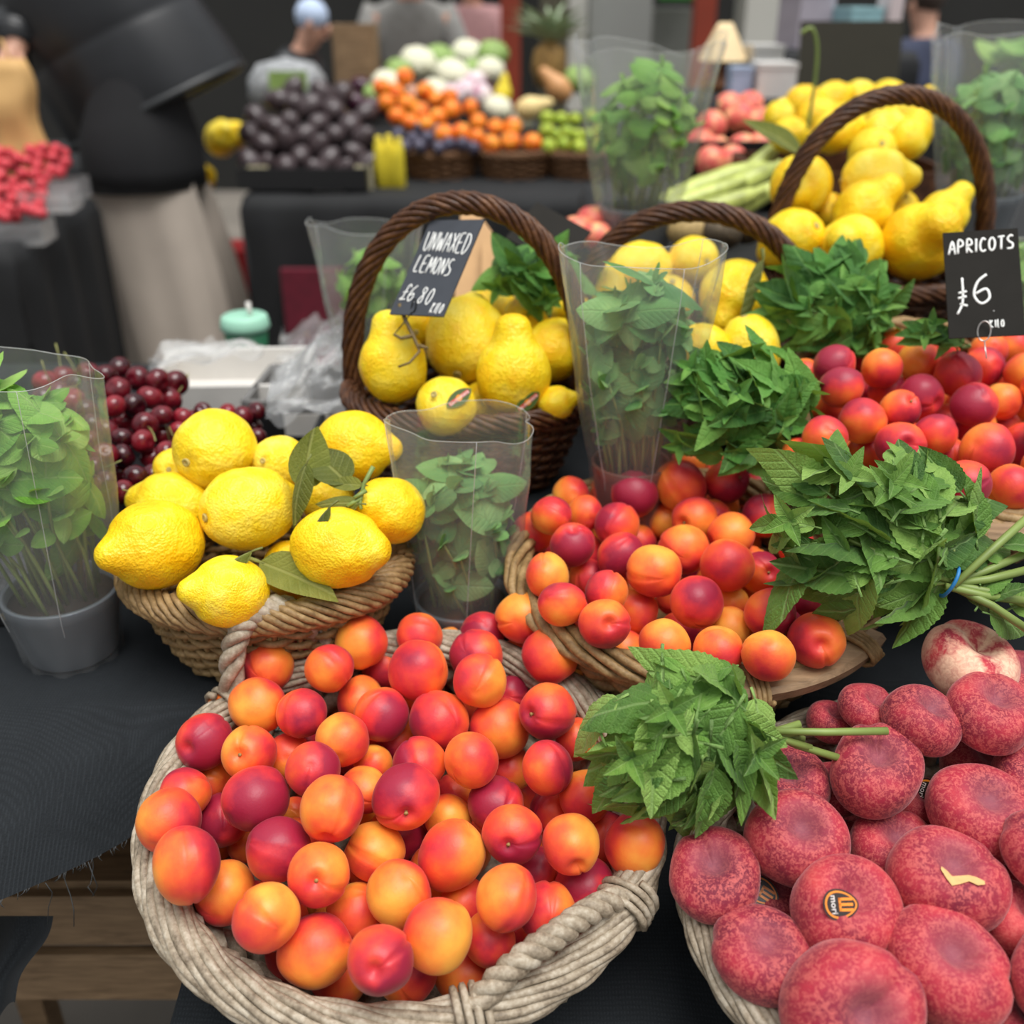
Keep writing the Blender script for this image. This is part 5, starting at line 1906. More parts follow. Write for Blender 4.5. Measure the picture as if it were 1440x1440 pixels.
LMB = lay_lemons([(1110, 190, 24, (1, 0, .2), 1, 0), (1150, 165, 26, (.8, -.3, 0), 0, 0), (1190, 172, 26, (.2, -.4, -.8), 2, 0), (1225, 160, 25, (.9, 0, .2), 1, 0), (1268, 160, 26, (.7, -.5, .2), 0, 0),
                  (1130, 145, 24, (1, -.2, 0), 1, .3), (1170, 140, 24, (.9, -.5, 0), 1, .3), (1210, 138, 24, (.6, .2, -.5), 2, .3), (1250, 138, 24, (.9, .3, 0), 1, .3), (1285, 185, 26, (.2, -.9, .1), 0, 0), (1300, 150, 24, (.3, -.9, .1), 2, .3), (1095, 165, 22, (.3, -.9, .1), 2, .3)],
                 [(1120, 190, 1.78), (1280, 190, 1.78), (1200, 140, 1.98)], 'in the tray behind the tall hooped basket', 'lemons in the tray behind the tall basket')
q = P(1195, 185, 1.85)
open_tray('wicker coloured tray of lemons behind the tall hooped basket', (q[0], q[1] + .04, 1.015), (.34, .26, .05), 0, M_BROWN_WICKER)
# kraft paper bag edge behind the dark basket
for (pts, lab) in [([(630, 548, 1.35), (715, 548, 1.35), (694, 330, 1.40), (650, 268, 1.42)], 'folded kraft paper sheet standing behind the unwaxed lemons card'),
                   ([(668, 552, 1.32), (745, 552, 1.32), (716, 372, 1.36), (680, 325, 1.38)], 'kraft paper corner beside the mint sprigs')]:
    A, B, C, D = [P(*p) for p in pts]
    mb = MB()
    nn = np.array([0, .004, 0])
    mb.add([A, B, C, D, A + nn, B + nn, C + nn, D + nn], [(0, 1, 2, 3), (7, 6, 5, 4), (0, 4, 5, 1), (1, 5, 6, 2), (2, 6, 7, 3), (3, 7, 4, 0)])
    tag(mb.build('kraft_paper', plain('kraft_paper', lin(190, 150, 104), .7, .08), None, False), lab, 'paper')
# ------------------------------------------------------------------ far stall across the aisle
def pd(x, y, d):
    return Vector(P(x, y, d))


draped('black_cloth', -.76, .70, 2.98, 4.15, .83, .04, .02, M_CLOTH_FAR, 'black cloth over the far stall across the aisle', 6, .62)
draped('black_cloth', -.76, .70, 3.42, 4.12, .93, .83, .02, M_CLOTH_FAR, 'black cloth on the upper tier of the far stall', 7, .12)
draped('black_cloth', -2.6, -1.16, 2.38, 2.92, .82, .04, .04, M_CLOTH_FAR, 'black plastic sheeting under the red berries', 8, .75)
draped('black_cloth', -2.6, -1.30, 3.35, 4.1, .84, .04, .0, M_CLOTH_FAR, 'black cloth over the stall behind the shopper', 12, .75)

AVO = shape_mesh('avocado', 14, 20, lambda u, t: (math.sin(u) * (1 - .18 * math.cos(u)) * math.cos(t), math.sin(u) * (1 - .18 * math.cos(u)) * math.sin(t), 1.3 * math.cos(u)),
                 plain('avocado_skin', lin(70, 58, 60), .28, .3, 5, .2))
ORANGE_M = blush('tangerine_skin', lin(252, 178, 52), lin(248, 130, 26), lin(240, 92, 24))
LIME_M = blush('lime_skin', lin(206, 208, 72), lin(164, 186, 52), lin(110, 148, 40))
PLUM_M = blush('plum_skin', lin(50, 48, 66), lin(76, 72, 92), lin(110, 106, 124))
BERRY_M = blush('berry_skin', lin(150, 22, 40), lin(204, 50, 64), lin(230, 96, 100))
ORG = variant(ROUND, ORANGE_M)
LIME = variant(ROUND, LIME_M)
PLUM = variant(ROUND, PLUM_M)
BERRY = variant(ROUND, BERRY_M)


def heap(name, me, poly, plane, r, spacing, label, group, cat, seed, n=2500, sc=(1, 1, 1), jit=.4):
    """scatter fruit over a heap whose picture outline is poly; depths from the plane"""
    rr = random.Random(seed)
    xs = [p[0] for p in poly]
    ys = [p[1] for p in poly]
    its = []
    for _ in range(n):
        x, y = rr.uniform(min(xs), max(xs)), rr.uniform(min(ys), max(ys))
        c = False
        for i in range(len(poly)):
            (x1, y1), (x2, y2) = poly[i], poly[i - 1]
            if (y1 > y) != (y2 > y) and x < (x2 - x1) * (y - y1) / (y2 - y1) + x1:
                c = not c
        if c and all((x - q['px']) ** 2 + (y - q['py']) ** 2 > spacing ** 2 for q in its):
            its.append(dict(px=x, py=y, r=r * rr.uniform(.9, 1.08), layer=rr.choice((0, 0, .5))))
    C, R = solve_depth(its, plane, gap=.95, iters=30)
    for c, q in zip(C, R):
        o = place(name, me)
        zz = Vector((rr.gauss(0, 1), rr.gauss(-.3, 1), rr.gauss(.6, 1)))
        o.matrix_world = Matrix.Translation(Vector(c)) @ (axis_frame(zz, rr.uniform(0, 6)) @ Matrix.Diagonal((q * sc[0], q * sc[1], q * sc[2]))).to_4x4()
        tag(o, label, cat, group)


heap('avocado', AVO, [(345, 235), (350, 175), (400, 125), (470, 120), (515, 160), (525, 235), (470, 245)], [(350, 240, 3.02), (520, 240, 3.02), (440, 130, 3.3)], 15.5, 23,
     'dark avocado in the heaped black crate on the far stall', 'avocados on the far stall', 'avocado', 41)
heap('tangerine', ORG, [(535, 120), (560, 105), (600, 112), (640, 140), (700, 170), (765, 200), (765, 214), (680, 214), (620, 190), (545, 160)], [(560, 160, 3.25), (760, 210, 3.08), (580, 110, 3.50)], 13, 19,
     'orange tangerine in the long heap on the far stall', 'tangerines on the far stall', 'tangerine', 42)
heap('lime', LIME, [(755, 165), (800, 158), (845, 165), (848, 214), (770, 214)], [(770, 212, 3.08), (848, 212, 3.08), (800, 160, 3.30)], 10.5, 15,
     'yellow green lime in the basket on the far stall', 'limes on the far stall', 'lime', 43)
heap('plum', PLUM, [(555, 185), (600, 178), (650, 190), (668, 208), (560, 208)], [(560, 206, 3.06), (668, 206, 3.06), (610, 180, 3.18)], 10, 15,
     'dark blue plum in the basket on the far stall', 'plums on the far stall', 'plum', 44)
heap('raspberry', BERRY, [(-10, 215), (30, 210), (92, 205), (95, 245), (60, 250), (62, 300), (-10, 310)], [(-10, 305, 2.42), (90, 305, 2.42), (40, 210, 2.70)], 9, 12,
     'red berry in the clear punnets on the left stall', 'berries in punnets', 'berry', 45)
# clear punnets around the berries
for (x, y, d, w) in [(55, 265, 2.46, .12), (15, 310, 2.40, .12), (70, 250, 2.56, .12)]:
    p = P(x, y, d)
    open_tray('clear plastic punnet of red berries', (p[0], p[1] + .05, p[2] - .06), (w, .10, .05), .1, M_FILM_MILKY, .002, 'punnet', 'punnet', 'berry punnets')

# low crate and three wicker baskets on the far stall
p = P(435, 250, 2.82)
open_tray('black crate holding the avocados on the far stall', (p[0] - .04, 3.21, .84), (.36, .36, .06), 0, M_BLACKP)
for (x, lab) in [(617, 'brown wicker basket of plums on the far stall'), (724, 'brown wicker basket of tangerines on the far stall'), (822, 'brown wicker basket of limes on the far stall')]:
    p = P(x, 216, 3.08)
    basket('fruit_basket', lab, (p[0], p[1] + .08, p[2]), .112, .095, .085, R_(4), 0, M_FAR_WICKER, ta=.8, tb=.8, rows=9, stakes=18, rim_n=4, rim_R=.008, rim_r=.005, rim_turns=7, group='wicker baskets on the far stall')

# loose vegetables behind them
M_CAULI = plain('pale_cauliflower', lin(224, 222, 196), .7, .12, 8, .6)
M_GREENV = plain('leafy_green', lin(140, 168, 92), .6, .3, 6)
M_TURNIP = blush('turnip_skin', lin(232, 228, 220), lin(220, 204, 208), lin(176, 96, 128))
M_SQUASH = plain('cream_squash', lin(232, 206, 142), .5, .1, 5)
M_SQ2 = plain('tan_squash', lin(206, 150, 96), .5, .12, 5)
M_AUB = plain('aubergine_skin', lin(62, 24, 44), .25, .2, 4)
M_YEL = plain('yellow_courgette', lin(236, 214, 60), .4, .1, 4)
M_RED = plain('red_box', lin(206, 44, 48), .5, .1)
CAUL = shape_mesh('cauliflower', 16, 24, lambda u, t: tuple((1 + .10 * math.sin(7 * t) * math.sin(5 * u)) * c for c in (math.sin(u) * math.cos(t), math.sin(u) * math.sin(t), .75 * math.cos(u))), M_CAULI)
TURN = variant(ROUND, M_TURNIP)
BUTN = shape_mesh('butternut_squash', 18, 24, lambda u, t: ((.55 + .45 / (1 + math.exp(6 * (math.cos(u) - .1)))) * math.sin(u) ** .8 * math.cos(t), (.55 + .45 / (1 + math.exp(6 * (math.cos(u) - .1)))) * math.sin(u) ** .8 * math.sin(t), 1.6 * math.cos(u)), M_SQUASH)
BUTN2 = variant(BUTN, M_SQ2)
AUB = variant(BUTN, M_AUB)
PEPP = variant(CAUL, M_GREENV)


def veg(name, me, x, y, d, r, axis, label, cat, group=None):
    o = place(name, me)
    o.matrix_world = Matrix.Translation(pd(x, y, d)) @ (axis_frame(axis, x) @ Matrix.Diagonal((r, r, r))).to_4x4()
    tag(o, label, cat, group)
    return o


VEG = [('cauliflower', CAUL, x, y, r, 'pale cauliflower among the vegetables of the far stall', 'cauliflower', 'cauliflowers on the far stall') for (x, y, r) in
       [(545, 118, .055), (588, 88, .065), (636, 104, .062), (658, 76, .058), (512, 104, .04), (612, 128, .05), (690, 98, .05), (700, 152, .05), (735, 170, .04)]]
VEG += [('green_cabbage', PEPP, x, y, r, 'leafy green cabbage among the vegetables of the far stall', 'cabbage', 'cabbages on the far stall') for (x, y, r) in
        [(618, 82, .055), (694, 76, .055), (527, 132, .04), (560, 98, .045), (815, 112, .055), (668, 98, .045)]]
VEG += [('turnip', TURN, x, y, .042, 'white and purple turnip on the far stall', 'turnip', 'turnips on the far stall') for (x, y) in [(655, 128), (676, 134), (636, 134), (668, 116)]]
its_ = [dict(px=v[2], py=v[3], r=v[4] * 1440 / 3.55, layer=0) for v in VEG]
VC, VRr = solve_depth(its_, [(540, 80, 3.78), (740, 80, 3.78), (640, 165, 3.42)], gap=1.0, iters=160)
for v, c, r in zip(VEG, VC, VRr):
    o = place(v[0], v[1])
    o.matrix_world = Matrix.Translation(Vector(c)) @ (axis_frame((.2, -.4, 1), v[2]) @ Matrix.Diagonal((r, r, r))).to_4x4()
    tag(o, v[5], v[6], v[7])
veg('butternut_squash', BUTN, 752, 150, 3.36, .040, (1, .1, .25), 'cream butternut squash lying on the far stall', 'squash')
veg('butternut_squash', BUTN2, 780, 118, 3.55, .045, (-.6, .1, .6), 'tan butternut squash on the far stall', 'squash')
veg('butternut_squash', variant(BUTN, M_YEL), 708, 125, 3.50, .032, (.1, 0, 1), 'yellow squash standing on the far stall', 'squash')
for k, (x, y) in enumerate([(505, 146), (528, 152), (514, 124)]):
    veg('aubergine', AUB, x, y, 3.42 + .09 * k, .036, (1, -.2, -.3), 'glossy purple aubergine above the avocados', 'aubergine', 'aubergines on the far stall')
for k, (x, y) in enumerate([(536, 232), (548, 230), (560, 234)]):
    o = veg('yellow_courgette', variant(CG, M_YEL) if k == 0 else YC, x, y, 2.99, .16, (.03 * (k - 1), -.15, 1), 'yellow courgette standing at the front of the far stall', 'courgette', 'yellow courgettes on the far stall')
    YC = o.data
for k, (x, y, r) in enumerate([(312, 195, .05), (285, 250, .038), (330, 190, .04)]):
    veg('lemon', LEM[k % 3], x, y, 3.36, r * 1.1, (.4, -.5, .5), 'lemon on the far stall by the trousers', 'lemon', 'lemons on the far stall')
# melon net with green label
net = empty('melon_net', pd(405, 122, 3.62))
tag(net, 'grey netted bag with a green label above the avocados', 'bag')
MB().lathe([(.001, -.10), (.10, -.09), (.14, -.03), (.135, .03), (.10, .075), (.03, .09), (.001, .095)], 20).build('net_bag', plain('grey_net', lin(150, 152, 154), .7, .4, 40), net)
MB().box((.03, -.138, .03), (.13, .006, .06)).build('paper_label', M_GREENV, net, False)
# pineapple
pn = empty('pineapple', pd(772, 120, 3.75))
tag(pn, 'pineapple with a spiky grey green crown on the far stall', 'pineapple')
MB().lathe([(.001, -.02), (.05, 0), (.065, .06), (.055, .12), (.02, .15), (.001, .15)], 18).build('fruit_body', plain('pineapple_rind', lin(150, 116, 62), .7, .4, 30, .5), pn)
rpn = random.Random(3)
PLF = leaf_mesh('crown_leaf', plain('pineapple_leaf', lin(150, 166, 134), .5, .15), .16, 8, 2, 0, .8, .5, 0, 0, 0, 31)
for k in range(26):
    a = k * 2.4
    e = .4 + 1.2 * (k / 26)
    o = place('crown_leaf', PLF, pn)
    d = Vector((math.cos(a), math.sin(a), e))
    o.matrix_local = Matrix.Translation((0, 0, .14 + .02 * k / 26)) @ (frame(d, Vector((0, 0, 1)) - d * .3) @ Matrix.Diagonal((.17, .17, .17))).to_4x4()
# little cream price tags on the far stall front
for (x, y, d, w, h, lab) in [(363, 246, 2.97, .06, .05, 'tan oval price tag by the avocado crate'), (393, 254, 2.97, .055, .04, 'cream price tag under the avocados'), (462, 264, 2.97, .085, .025, 'white printed strip under the avocados'), (512, 250, 2.98, .05, .07, 'tan price tag beside the yellow courgettes')]:
    p = pd(x, y, d)
    o = MB().box((0, 0, 0), (w, .004, h)).build('price_tag', M_CREAM if 'white' not in lab else M_WHITEP, None, False)
    o.location = p
    tag(o, lab, 'price tag')
# under the far stall
for (lo, hi, mat, lab, nm, cat) in [((-.98, 3.32, .42), (-.84, 3.50, .60), M_RED, 'red box under the far stall beside the trousers', 'red_box', 'box'),
                                    ((-.98, 3.36, .36), (-.77, 3.6, .40), M_WHITEP, 'white plank shelf under the far stall', 'shelf_board', 'shelf'),
                                    ((-.66, 2.91, .20), (-.48, 2.94, .64), plain('maroon_cloth', lin(96, 12, 34), .8, .2), 'maroon cloth hanging from the far stall', 'maroon_cloth', 'cloth')]:
    lo, hi = np.array(lo), np.array(hi)
    o = MB().box((0, 0, 0), hi - lo).build(nm, mat, None, False)
    o.location = (lo + hi) / 2
    tag(o, lab, cat)

# ------------------------------------------------------------------ right background: counter, laptop, lamp, boxes
draped('black_cloth', .45, 2.6, 2.58, 2.93, 1.12, .3, 0, M_CLOTH_FAR, 'dark counter cloth under the open laptop', 9, .6)
lp = empty('laptop', (.82, 2.70, 1.122), Matrix.Rotation(.06, 3, 'Z'))
tag(lp, 'open dark laptop seen from behind on the counter', 'laptop')
M_LAP = plain('dark_olive_metal', lin(44, 40, 26), .4, .05)
bo = MB().box((0, .09, .006), (.25, .18, .012)).build('keyboard_base', M_LAP, lp, False)
lid = MB().box((0, 0, .082), (.25, .007, .165)).build('screen_lid', M_LAP, lp, False)
lid.matrix_local = Matrix.Rotation(-.18, 4, 'X')
lm = empty('table_lamp', (.535, 2.84, 1.122), Matrix.Scale(.82, 3))
tag(lm, 'small table lamp with a cream straw shade on a brown base', 'lamp')
MB().lathe([(.075, .085), (.03, .175), (.02, .19), (.018, .188), (.028, .172), (.072, .085)], 24).build('lamp_shade', plain('straw_shade', lin(232, 206, 160), .7, .1, 30), lm)
MB().lathe([(.001, 0), (.05, 0), (.05, .02), (.02, .05), (.02, .16), (.001, .16)], 16).build('lamp_base', plain('lamp_brown', lin(120, 74, 40), .5, .2), lm)
draped('black_cloth', .75, 1.10, 3.05, 3.38, 1.20, .3, 0, M_CLOTH_FAR, 'dark shelf cloth behind the open laptop', 10, .4)
for k, (x, y, z, s, col, lab) in enumerate([(.625, 2.66, 1.122, (.09, .1, .07), lin(206, 204, 200), 'white box on the far counter'), (.545, 2.66, 1.122, (.05, .05, .06), lin(150, 170, 196), 'pale blue tub on the far counter'),
                                            (.635, 2.86, 1.122, (.08, .1, .10), lin(190, 188, 184), 'grey white carton on the far counter'), (.97, 3.2, 1.202, (.10, .1, .10), lin(150, 190, 196), 'pale turquoise box behind the laptop'),
                                            (.84, 3.25, 1.202, (.12, .1, .14), lin(168, 160, 170), 'lilac grey parcel behind the laptop'), (1.06, 3.2, 1.202, (.05, .05, .16), lin(206, 190, 190), 'white tub standing behind the laptop')]):
    bx_ = empty('carton', (x, y, z), Matrix.Rotation(.1 * k, 3, 'Z'))
    tag(bx_, lab, 'box')
    m_ = plain('carton_%d' % k, col, .6, .06)
    MB().box((0, 0, s[2] / 2), s).build('box', m_, bx_, False)
    MB().box((0, 0, s[2]), (s[0] * 1.04, s[1] * 1.04, .012)).build('lid', m_, bx_, False)

# green sprig leaves at the far right
gp = empty('leafy_plant', pd(1430, 80, 2.4))
tag(gp, 'leafy green plant top above the crumpled basil bag', 'plant')
bpy.context.view_layer.update()
rg = random.Random(4)
for k in range(16):
    put_local(rg.choice(BASIL), gp, (rg.uniform(-.06, .1), rg.uniform(-.04, .04), rg.uniform(-.03, .03)), (rg.gauss(0, 1), rg.gauss(0, 1), rg.gauss(.2, .3)), (0, -.4, 1), .09)

st_ = pd(1138, 165, 1.72)
so_ = MB().tube(smooth_line([(0, 0, -.02), (.002, 0, .06), (-.002, 0, .11), (-.014, 0, .135), (-.03, 0, .128)], 5), .0032, 8).build('green_stalk', M_STEM)
so_.location = st_
tag(so_, 'curled green stalk standing up among the lemons behind the tall hoop', 'stalk')
# posts and pillars of the market hall
M_GREYPIL = plain('painted_grey_iron', lin(150, 152, 148), .6, .06, 2)
M_PALEPIL = plain('pale_stone_pillar', lin(196, 196, 188), .7, .05, 2)
M_RUST = plain('red_oxide_paint', lin(140, 52, 30), .6, .1, 3)
M_SIGNGREEN = plain('green_sign', lin(58, 150, 52), .5, .06, 2)


def column(name, x0, x1, d, mat, z1=3.6, dep=.3):
    a, b = P(x0, 60, d), P(x1, 60, d)
    w = b[0] - a[0]
    return sbox(name, (a[0], a[1], 0), (b[0], a[1] + dep, z1), mat)


column('trim_2', 828, 915, 5.6, M_GREYPIL)
column('trim_3', 800, 824, 5.5, M_PALEPIL, dep=.12)
column('trim_4', 704, 732, 5.2, M_RUST, dep=.12)
column('trim_5', 975, 1004, 5.2, M_RUST, dep=.12)
column('trim_6', 1045, 1112, 5.6, M_PALEPIL)
column('trim_7', 760, 800, 6.2, plain('olive_board', lin(120, 116, 96), .7, .1), dep=.1)
column('trim_8', 916, 974, 6.4, plain('grey_kiosk', lin(126, 128, 122), .6, .1), 1.25, .3)
sg = P(950, 0, 6.2)
sgn = MB().box((0, 0, 0), (.20, .05, .32)).build('shop_sign', M_SIGNGREEN, None, False)
sgn.location = (sg[0], sg[1], 1.46)
tag(sgn, 'plain green sign fixed above the grey kiosk', 'sign')
cb2 = open_tray('brown wooden crate on end behind the grey hooded figure', (-.555, 4.0, .944), (.13, .12, .30), 0, M_WOODD, .02, 'wooden_crate', 'crate')


# ------------------------------------------------------------------ people
def skin_mesh(name, verts, edges, rads, mat, parent, sub=2, root=0):
    me = bpy.data.meshes.new(name)
    me.from_pydata([tuple(v) for v in verts], edges, [])
    o = bpy.data.objects.new(name, me)
    COL.objects.link(o)
    o.modifiers.new('skin', 'SKIN').use_smooth_shade = True
    for i, r in enumerate(rads):
        sv = me.skin_vertices[0].data[i]
        sv.radius = r if isinstance(r, tuple) else (r, r)
        sv.use_root = (i == root)
    o.modifiers.new('sub', 'SUBSURF').levels = sub
    bpy.context.view_layer.update()
    m2 = bpy.data.meshes.new_from_object(o.evaluated_get(bpy.context.evaluated_depsgraph_get()))
    m2.materials.clear()
    m2.materials.append(mat)
    bpy.data.objects.remove(o)
    q = place(name, m2, parent)
    return q


M_SKIN = plain('skin', lin(206, 156, 132), .5, .06)
M_HAIR = plain('dark_hair', lin(50, 36, 28), .6, .3, 40)


def person(label, pos, heading, H, lean, top_mat, leg_mat, hair_mat, arms, top_name='jacket', bulk=1.0, hood=False, cap=None, head_turn=0.0, legs=True):
    """pos: feet; heading: angle the figure faces; lean: forward bend; arms: per side (elbow, wrist) offsets from the shoulder, figure frame (right, forward, up)"""
    root = empty('person', pos, Matrix.Rotation(heading, 3, 'Z'))
    tag(root, label, 'person')
    k = H / 1.72
    hip = Vector((0, 0, .92 * k))
    ax = Vector((0, math.sin(lean), math.cos(lean)))
    chest = hip + ax * .40 * k
    neck = hip + ax * .56 * k
    hd = neck + (ax + Vector((0, .25, .25))).normalized() * .09 * k
    crown = hd + (ax + Vector((0, .1, .4))).normalized() * .13 * k
    V = [hip, hip + ax * .2 * k, chest, neck - ax * .03 * k, neck + ax * .03 * k, hd, crown]
    E = [(0, 1), (1, 2), (2, 3), (3, 4), (4, 5), (5, 6)]
    Rr = [(.12 * k, .09 * k), (.10 * k, .08 * k), (.115 * k, .085 * k), .065 * k, .055 * k, .078 * k, .062 * k]
    sl = []
    for s in (-1, 1):
        sh = chest + Vector((s * .18 * k, 0, 0)) + ax * .08 * k
        el = sh + Vector(arms[s][0]) * k
        wr = sh + Vector(arms[s][1]) * k
        i = len(V)
        V += [sh, el, wr]
        E += [(2, i), (i, i + 1), (i + 1, i + 2)]
        Rr += [.055 * k, .042 * k, .030 * k]
        d = (wr - el).normalized()
        side = d.cross(Vector((0, 0, 1)))
        side = side.normalized() if side.length > .1 else Vector((1, 0, 0))
        nn = side.cross(d)
        palm = wr + d * .075 * k
        V.append(palm)
        E.append((i + 2, i + 3))
        Rr.append((.036 * k, .018 * k))
        for f in range(4):                     # four fingers, unequal, bent
            o = side * (f - 1.5) * .019 * k
            L = (.065, .078, .074, .058)[f] * k
            j = len(V)
            V += [palm + o + d * .022 * k, palm + o + d * (.022 * k + L * .5) - nn * .006 * k, palm + o * 1.05 + d * (.02 * k + L * .9) - nn * .026 * k]
            E += [(i + 3, j), (j, j + 1), (j + 1, j + 2)]
            Rr += [.0095 * k, .0088 * k, .0075 * k]
        j = len(V)                             # thumb from the side of the palm
        V += [wr + d * .03 * k + side * .035 * k * -1, wr + d * .065 * k - side * .055 * k - nn * .01 * k]
        E += [(i + 2, j), (j, j + 1)]
        Rr += [.012 * k, .009 * k]
        sl.append((sh, el, wr))
    for s in (-1, 1):
        hp = hip + Vector((s * .09 * k, 0, -.06 * k))
        kn = Vector((s * .10 * k, .02 * k, .48 * k))
        an = Vector((s * .10 * k, -.02 * k, .08 * k))
        i = len(V)
        V += [hp, kn, an, an + Vector((0, .12 * k, -.045 * k))]
        E += [(0, i), (i, i + 1), (i + 1, i + 2), (i + 2, i + 3)]
        Rr += [.085 * k, .058 * k, .042 * k, .034 * k]
    body = skin_mesh('body', V, E, Rr, M_SKIN, root, 2)
    # face: nose, brow, lips, ears joined to the head as small shaped lumps of the same skin
    f_ = (hd - neck)
    fwd = Vector((math.sin(head_turn), math.cos(head_turn), -math.sin(lean) * .6)).normalized()
    rt = fwd.cross(Vector((0, 0, 1))).normalized()
    up = rt.cross(fwd)
    hc = hd.lerp(crown, .45)
    fm = MB()

    def lump(c, r3, seg=10):
        q0 = len(fm.v)
        vs = []
        for a in range(7):
            for b in range(seg):
                u, t = math.pi * a / 6, 2 * math.pi * b / seg
                p = rt * (r3[0] * math.sin(u) * math.cos(t)) + fwd * (r3[1] * math.sin(u) * math.sin(t)) + up * (r3[2] * math.cos(u))
                vs.append(c + p)
        fs = [(a * seg + b, a * seg + (b + 1) % seg, (a + 1) * seg + (b + 1) % seg, (a + 1) * seg + b) for a in range(6) for b in range(seg)]
        fm.add(vs, fs)
    lump(hc + fwd * .082 * k - up * .012 * k, (.013 * k, .020 * k, .026 * k))
    lump(hc + fwd * .066 * k - up * .052 * k, (.026 * k, .014 * k, .010 * k))
    for s in (-1, 1):
        lump(hc + rt * s * .078 * k - up * .01 * k, (.010 * k, .018 * k, .030 * k))
    fm.build('face_features', M_SKIN, root)
    em = MB()
    fm, keep = em, fm
    for s in (-1, 1):
        lump(hc + fwd * .070 * k + rt * s * .031 * k + up * .012 * k, (.012 * k, .010 * k, .008 * k))
    em.build('eyes', plain('eye_dark', lin(40, 30, 26), .2, .05), root)
    hm = MB()
    fm = hm
    lump(hc + up * .030 * k - fwd * .022 * k, (.088 * k, .090 * k, .085 * k), 18)
    hm.build('cap' if cap else 'hair', cap or hair_mat, root)
    # clothing: jacket and sleeves
    JV = [hip - ax * .06 * k, hip + ax * .16 * k, chest, neck - ax * .02 * k]
    JE = [(0, 1), (1, 2), (2, 3)]
    JR = [(.20 * k * bulk, .15 * k * bulk), (.19 * k * bulk, .145 * k * bulk), (.20 * k * bulk, .145 * k * bulk), .085 * k]
    for (sh, el, wr) in sl:
        i = len(JV)
        JV += [sh, el, el.lerp(wr, .88)]
        JE += [(2, i), (i, i + 1), (i + 1, i + 2)]
        JR += [.085 * k * bulk, .068 * k * bulk, .05 * k * bulk]
    jo = skin_mesh(top_name, JV, JE, JR, top_mat, root, 2, 1)
    if hood:
        fm = MB()
        lump(hc - fwd * .03 * k + up * .02 * k, (.115 * k, .105 * k, .135 * k), 18)
        fm.build('hood', top_mat, root)
    if legs:
        TV = [hip + Vector((0, 0, .03))]
        TE = []
        TR = [(.16 * k, .13 * k)]
        for s in (-1, 1):
            i = len(TV)
            TV += [hip + Vector((s * .09 * k, 0, -.08 * k)), Vector((s * .10 * k, .02 * k, .48 * k)), Vector((s * .10 * k, -.01 * k, .10 * k))]
            TE += [(0, i), (i, i + 1), (i + 1, i + 2)]
            TR += [.11 * k, .088 * k, .075 * k]
        skin_mesh('trousers', TV, TE, TR, leg_mat, root, 2)
        for s in (-1, 1):
            MB().lathe([(.001, 0), (.05, 0), (.055, .03), (.045, .075), (.001, .09)], 14, lambda t, r, z, s=s: (s * .10 * k + r * math.cos(t) * .85, .05 * k + r * math.sin(t) * (2.3 if math.sin(t) > 0 else 1.5), z)).build('shoe', M_SHOE, root)
    return root


M_SHOE = plain('dark_shoe', lin(36, 34, 34), .5, .1)
M_NAVY = plain('navy_fabric', lin(44, 50, 72), .8, .2, 10)
M_GREYWOOL = plain('grey_knit', lin(140, 138, 134), .9, .15, 25)
M_DENIM = plain('dark_denim', lin(46, 52, 66), .8, .2)
M_PINKK = plain('dusty_pink_knit', lin(196, 150, 150), .9, .12, 20)
M_BLACKJ = plain('black_jacket_nylon', lin(30, 31, 34), .38, .2, 12)
M_PALEBLUE = plain('pale_blue_knit', lin(190, 206, 232), .8, .05, 30)
rest = {-1: ((-.06, .02, -.27), (-.05, .10, -.50)), 1: ((.06, .02, -.27), (.05, .10, -.50))}
fold = {-1: ((-.08, .06, -.26), (.08, .26, -.30)), 1: ((.08, .06, -.26), (-.08, .26, -.30))}
a = P(1318, 30, 4.2)
person('person with dark hair and navy jacket standing behind the laptop counter, back turned', (a[0], a[1], 0), .5, 1.38, .12, M_NAVY, M_DENIM, M_HAIR, fold)
a = P(568, 30, 4.6)
person('person in a grey hooded knit bending over the vegetables of the far stall', (a[0], a[1] + .12, 0), math.pi + .2, 1.58, .35, M_GREYWOOL, M_DENIM, M_HAIR, fold, 'hooded_sweater', .9, True)
a = P(668, 20, 5.9)
person('person in a dusty pink knit behind the far stall by the red post', (a[0], a[1], 0), math.pi - .3, 1.5, .1, M_PINKK, M_DENIM, M_HAIR, fold, 'sweater', .88)
a = P(352, 60, 4.3)
person('person in black jacket and pale blue knitted cap bending over the far stall', (a[0], a[1] + .1, 0), -1.75, 1.37, .5, M_BLACKJ, M_DENIM, M_HAIR, fold, cap=M_PALEBLUE)

# ---- shopper in a black puffer jacket and wide greige trousers, facing left, leaning forward with a paper bag
M_TROU = plain('greige_trouser_cloth', lin(176, 164, 152), .85, .06, 8)
M_SHIRT = plain('black_jersey', lin(20, 20, 23), .85, .2, 10)
D0 = 3.0
PX = D0 / 1440


def loft(rings, seg, mb=None, cap=True):
    """rings: (centre, axis u, axis v)"""
    mb = mb or MB()
    vs = []
    for (c, u, v, wob) in rings:
        for k in range(seg):
            t = 2 * math.pi * k / seg
            w = 1 + wob * (math.sin(t * 6 + c[2] * 1.5) + .5 * math.sin(t * 11 + 1))
            vs.append(np.array(c) + (np.array(u) * math.cos(t) + np.array(v) * math.sin(t)) * w)
    n = len(rings)
    fs = [(i * seg + k, i * seg + (k + 1) % seg, (i + 1) * seg + (k + 1) % seg, (i + 1) * seg + k) for i in range(n - 1) for k in range(seg)]
    if cap:
        fs.append(tuple(range(seg - 1, -1, -1)))
        fs.append(tuple((n - 1) * seg + k for k in range(seg)))
    return mb.add(vs, fs)


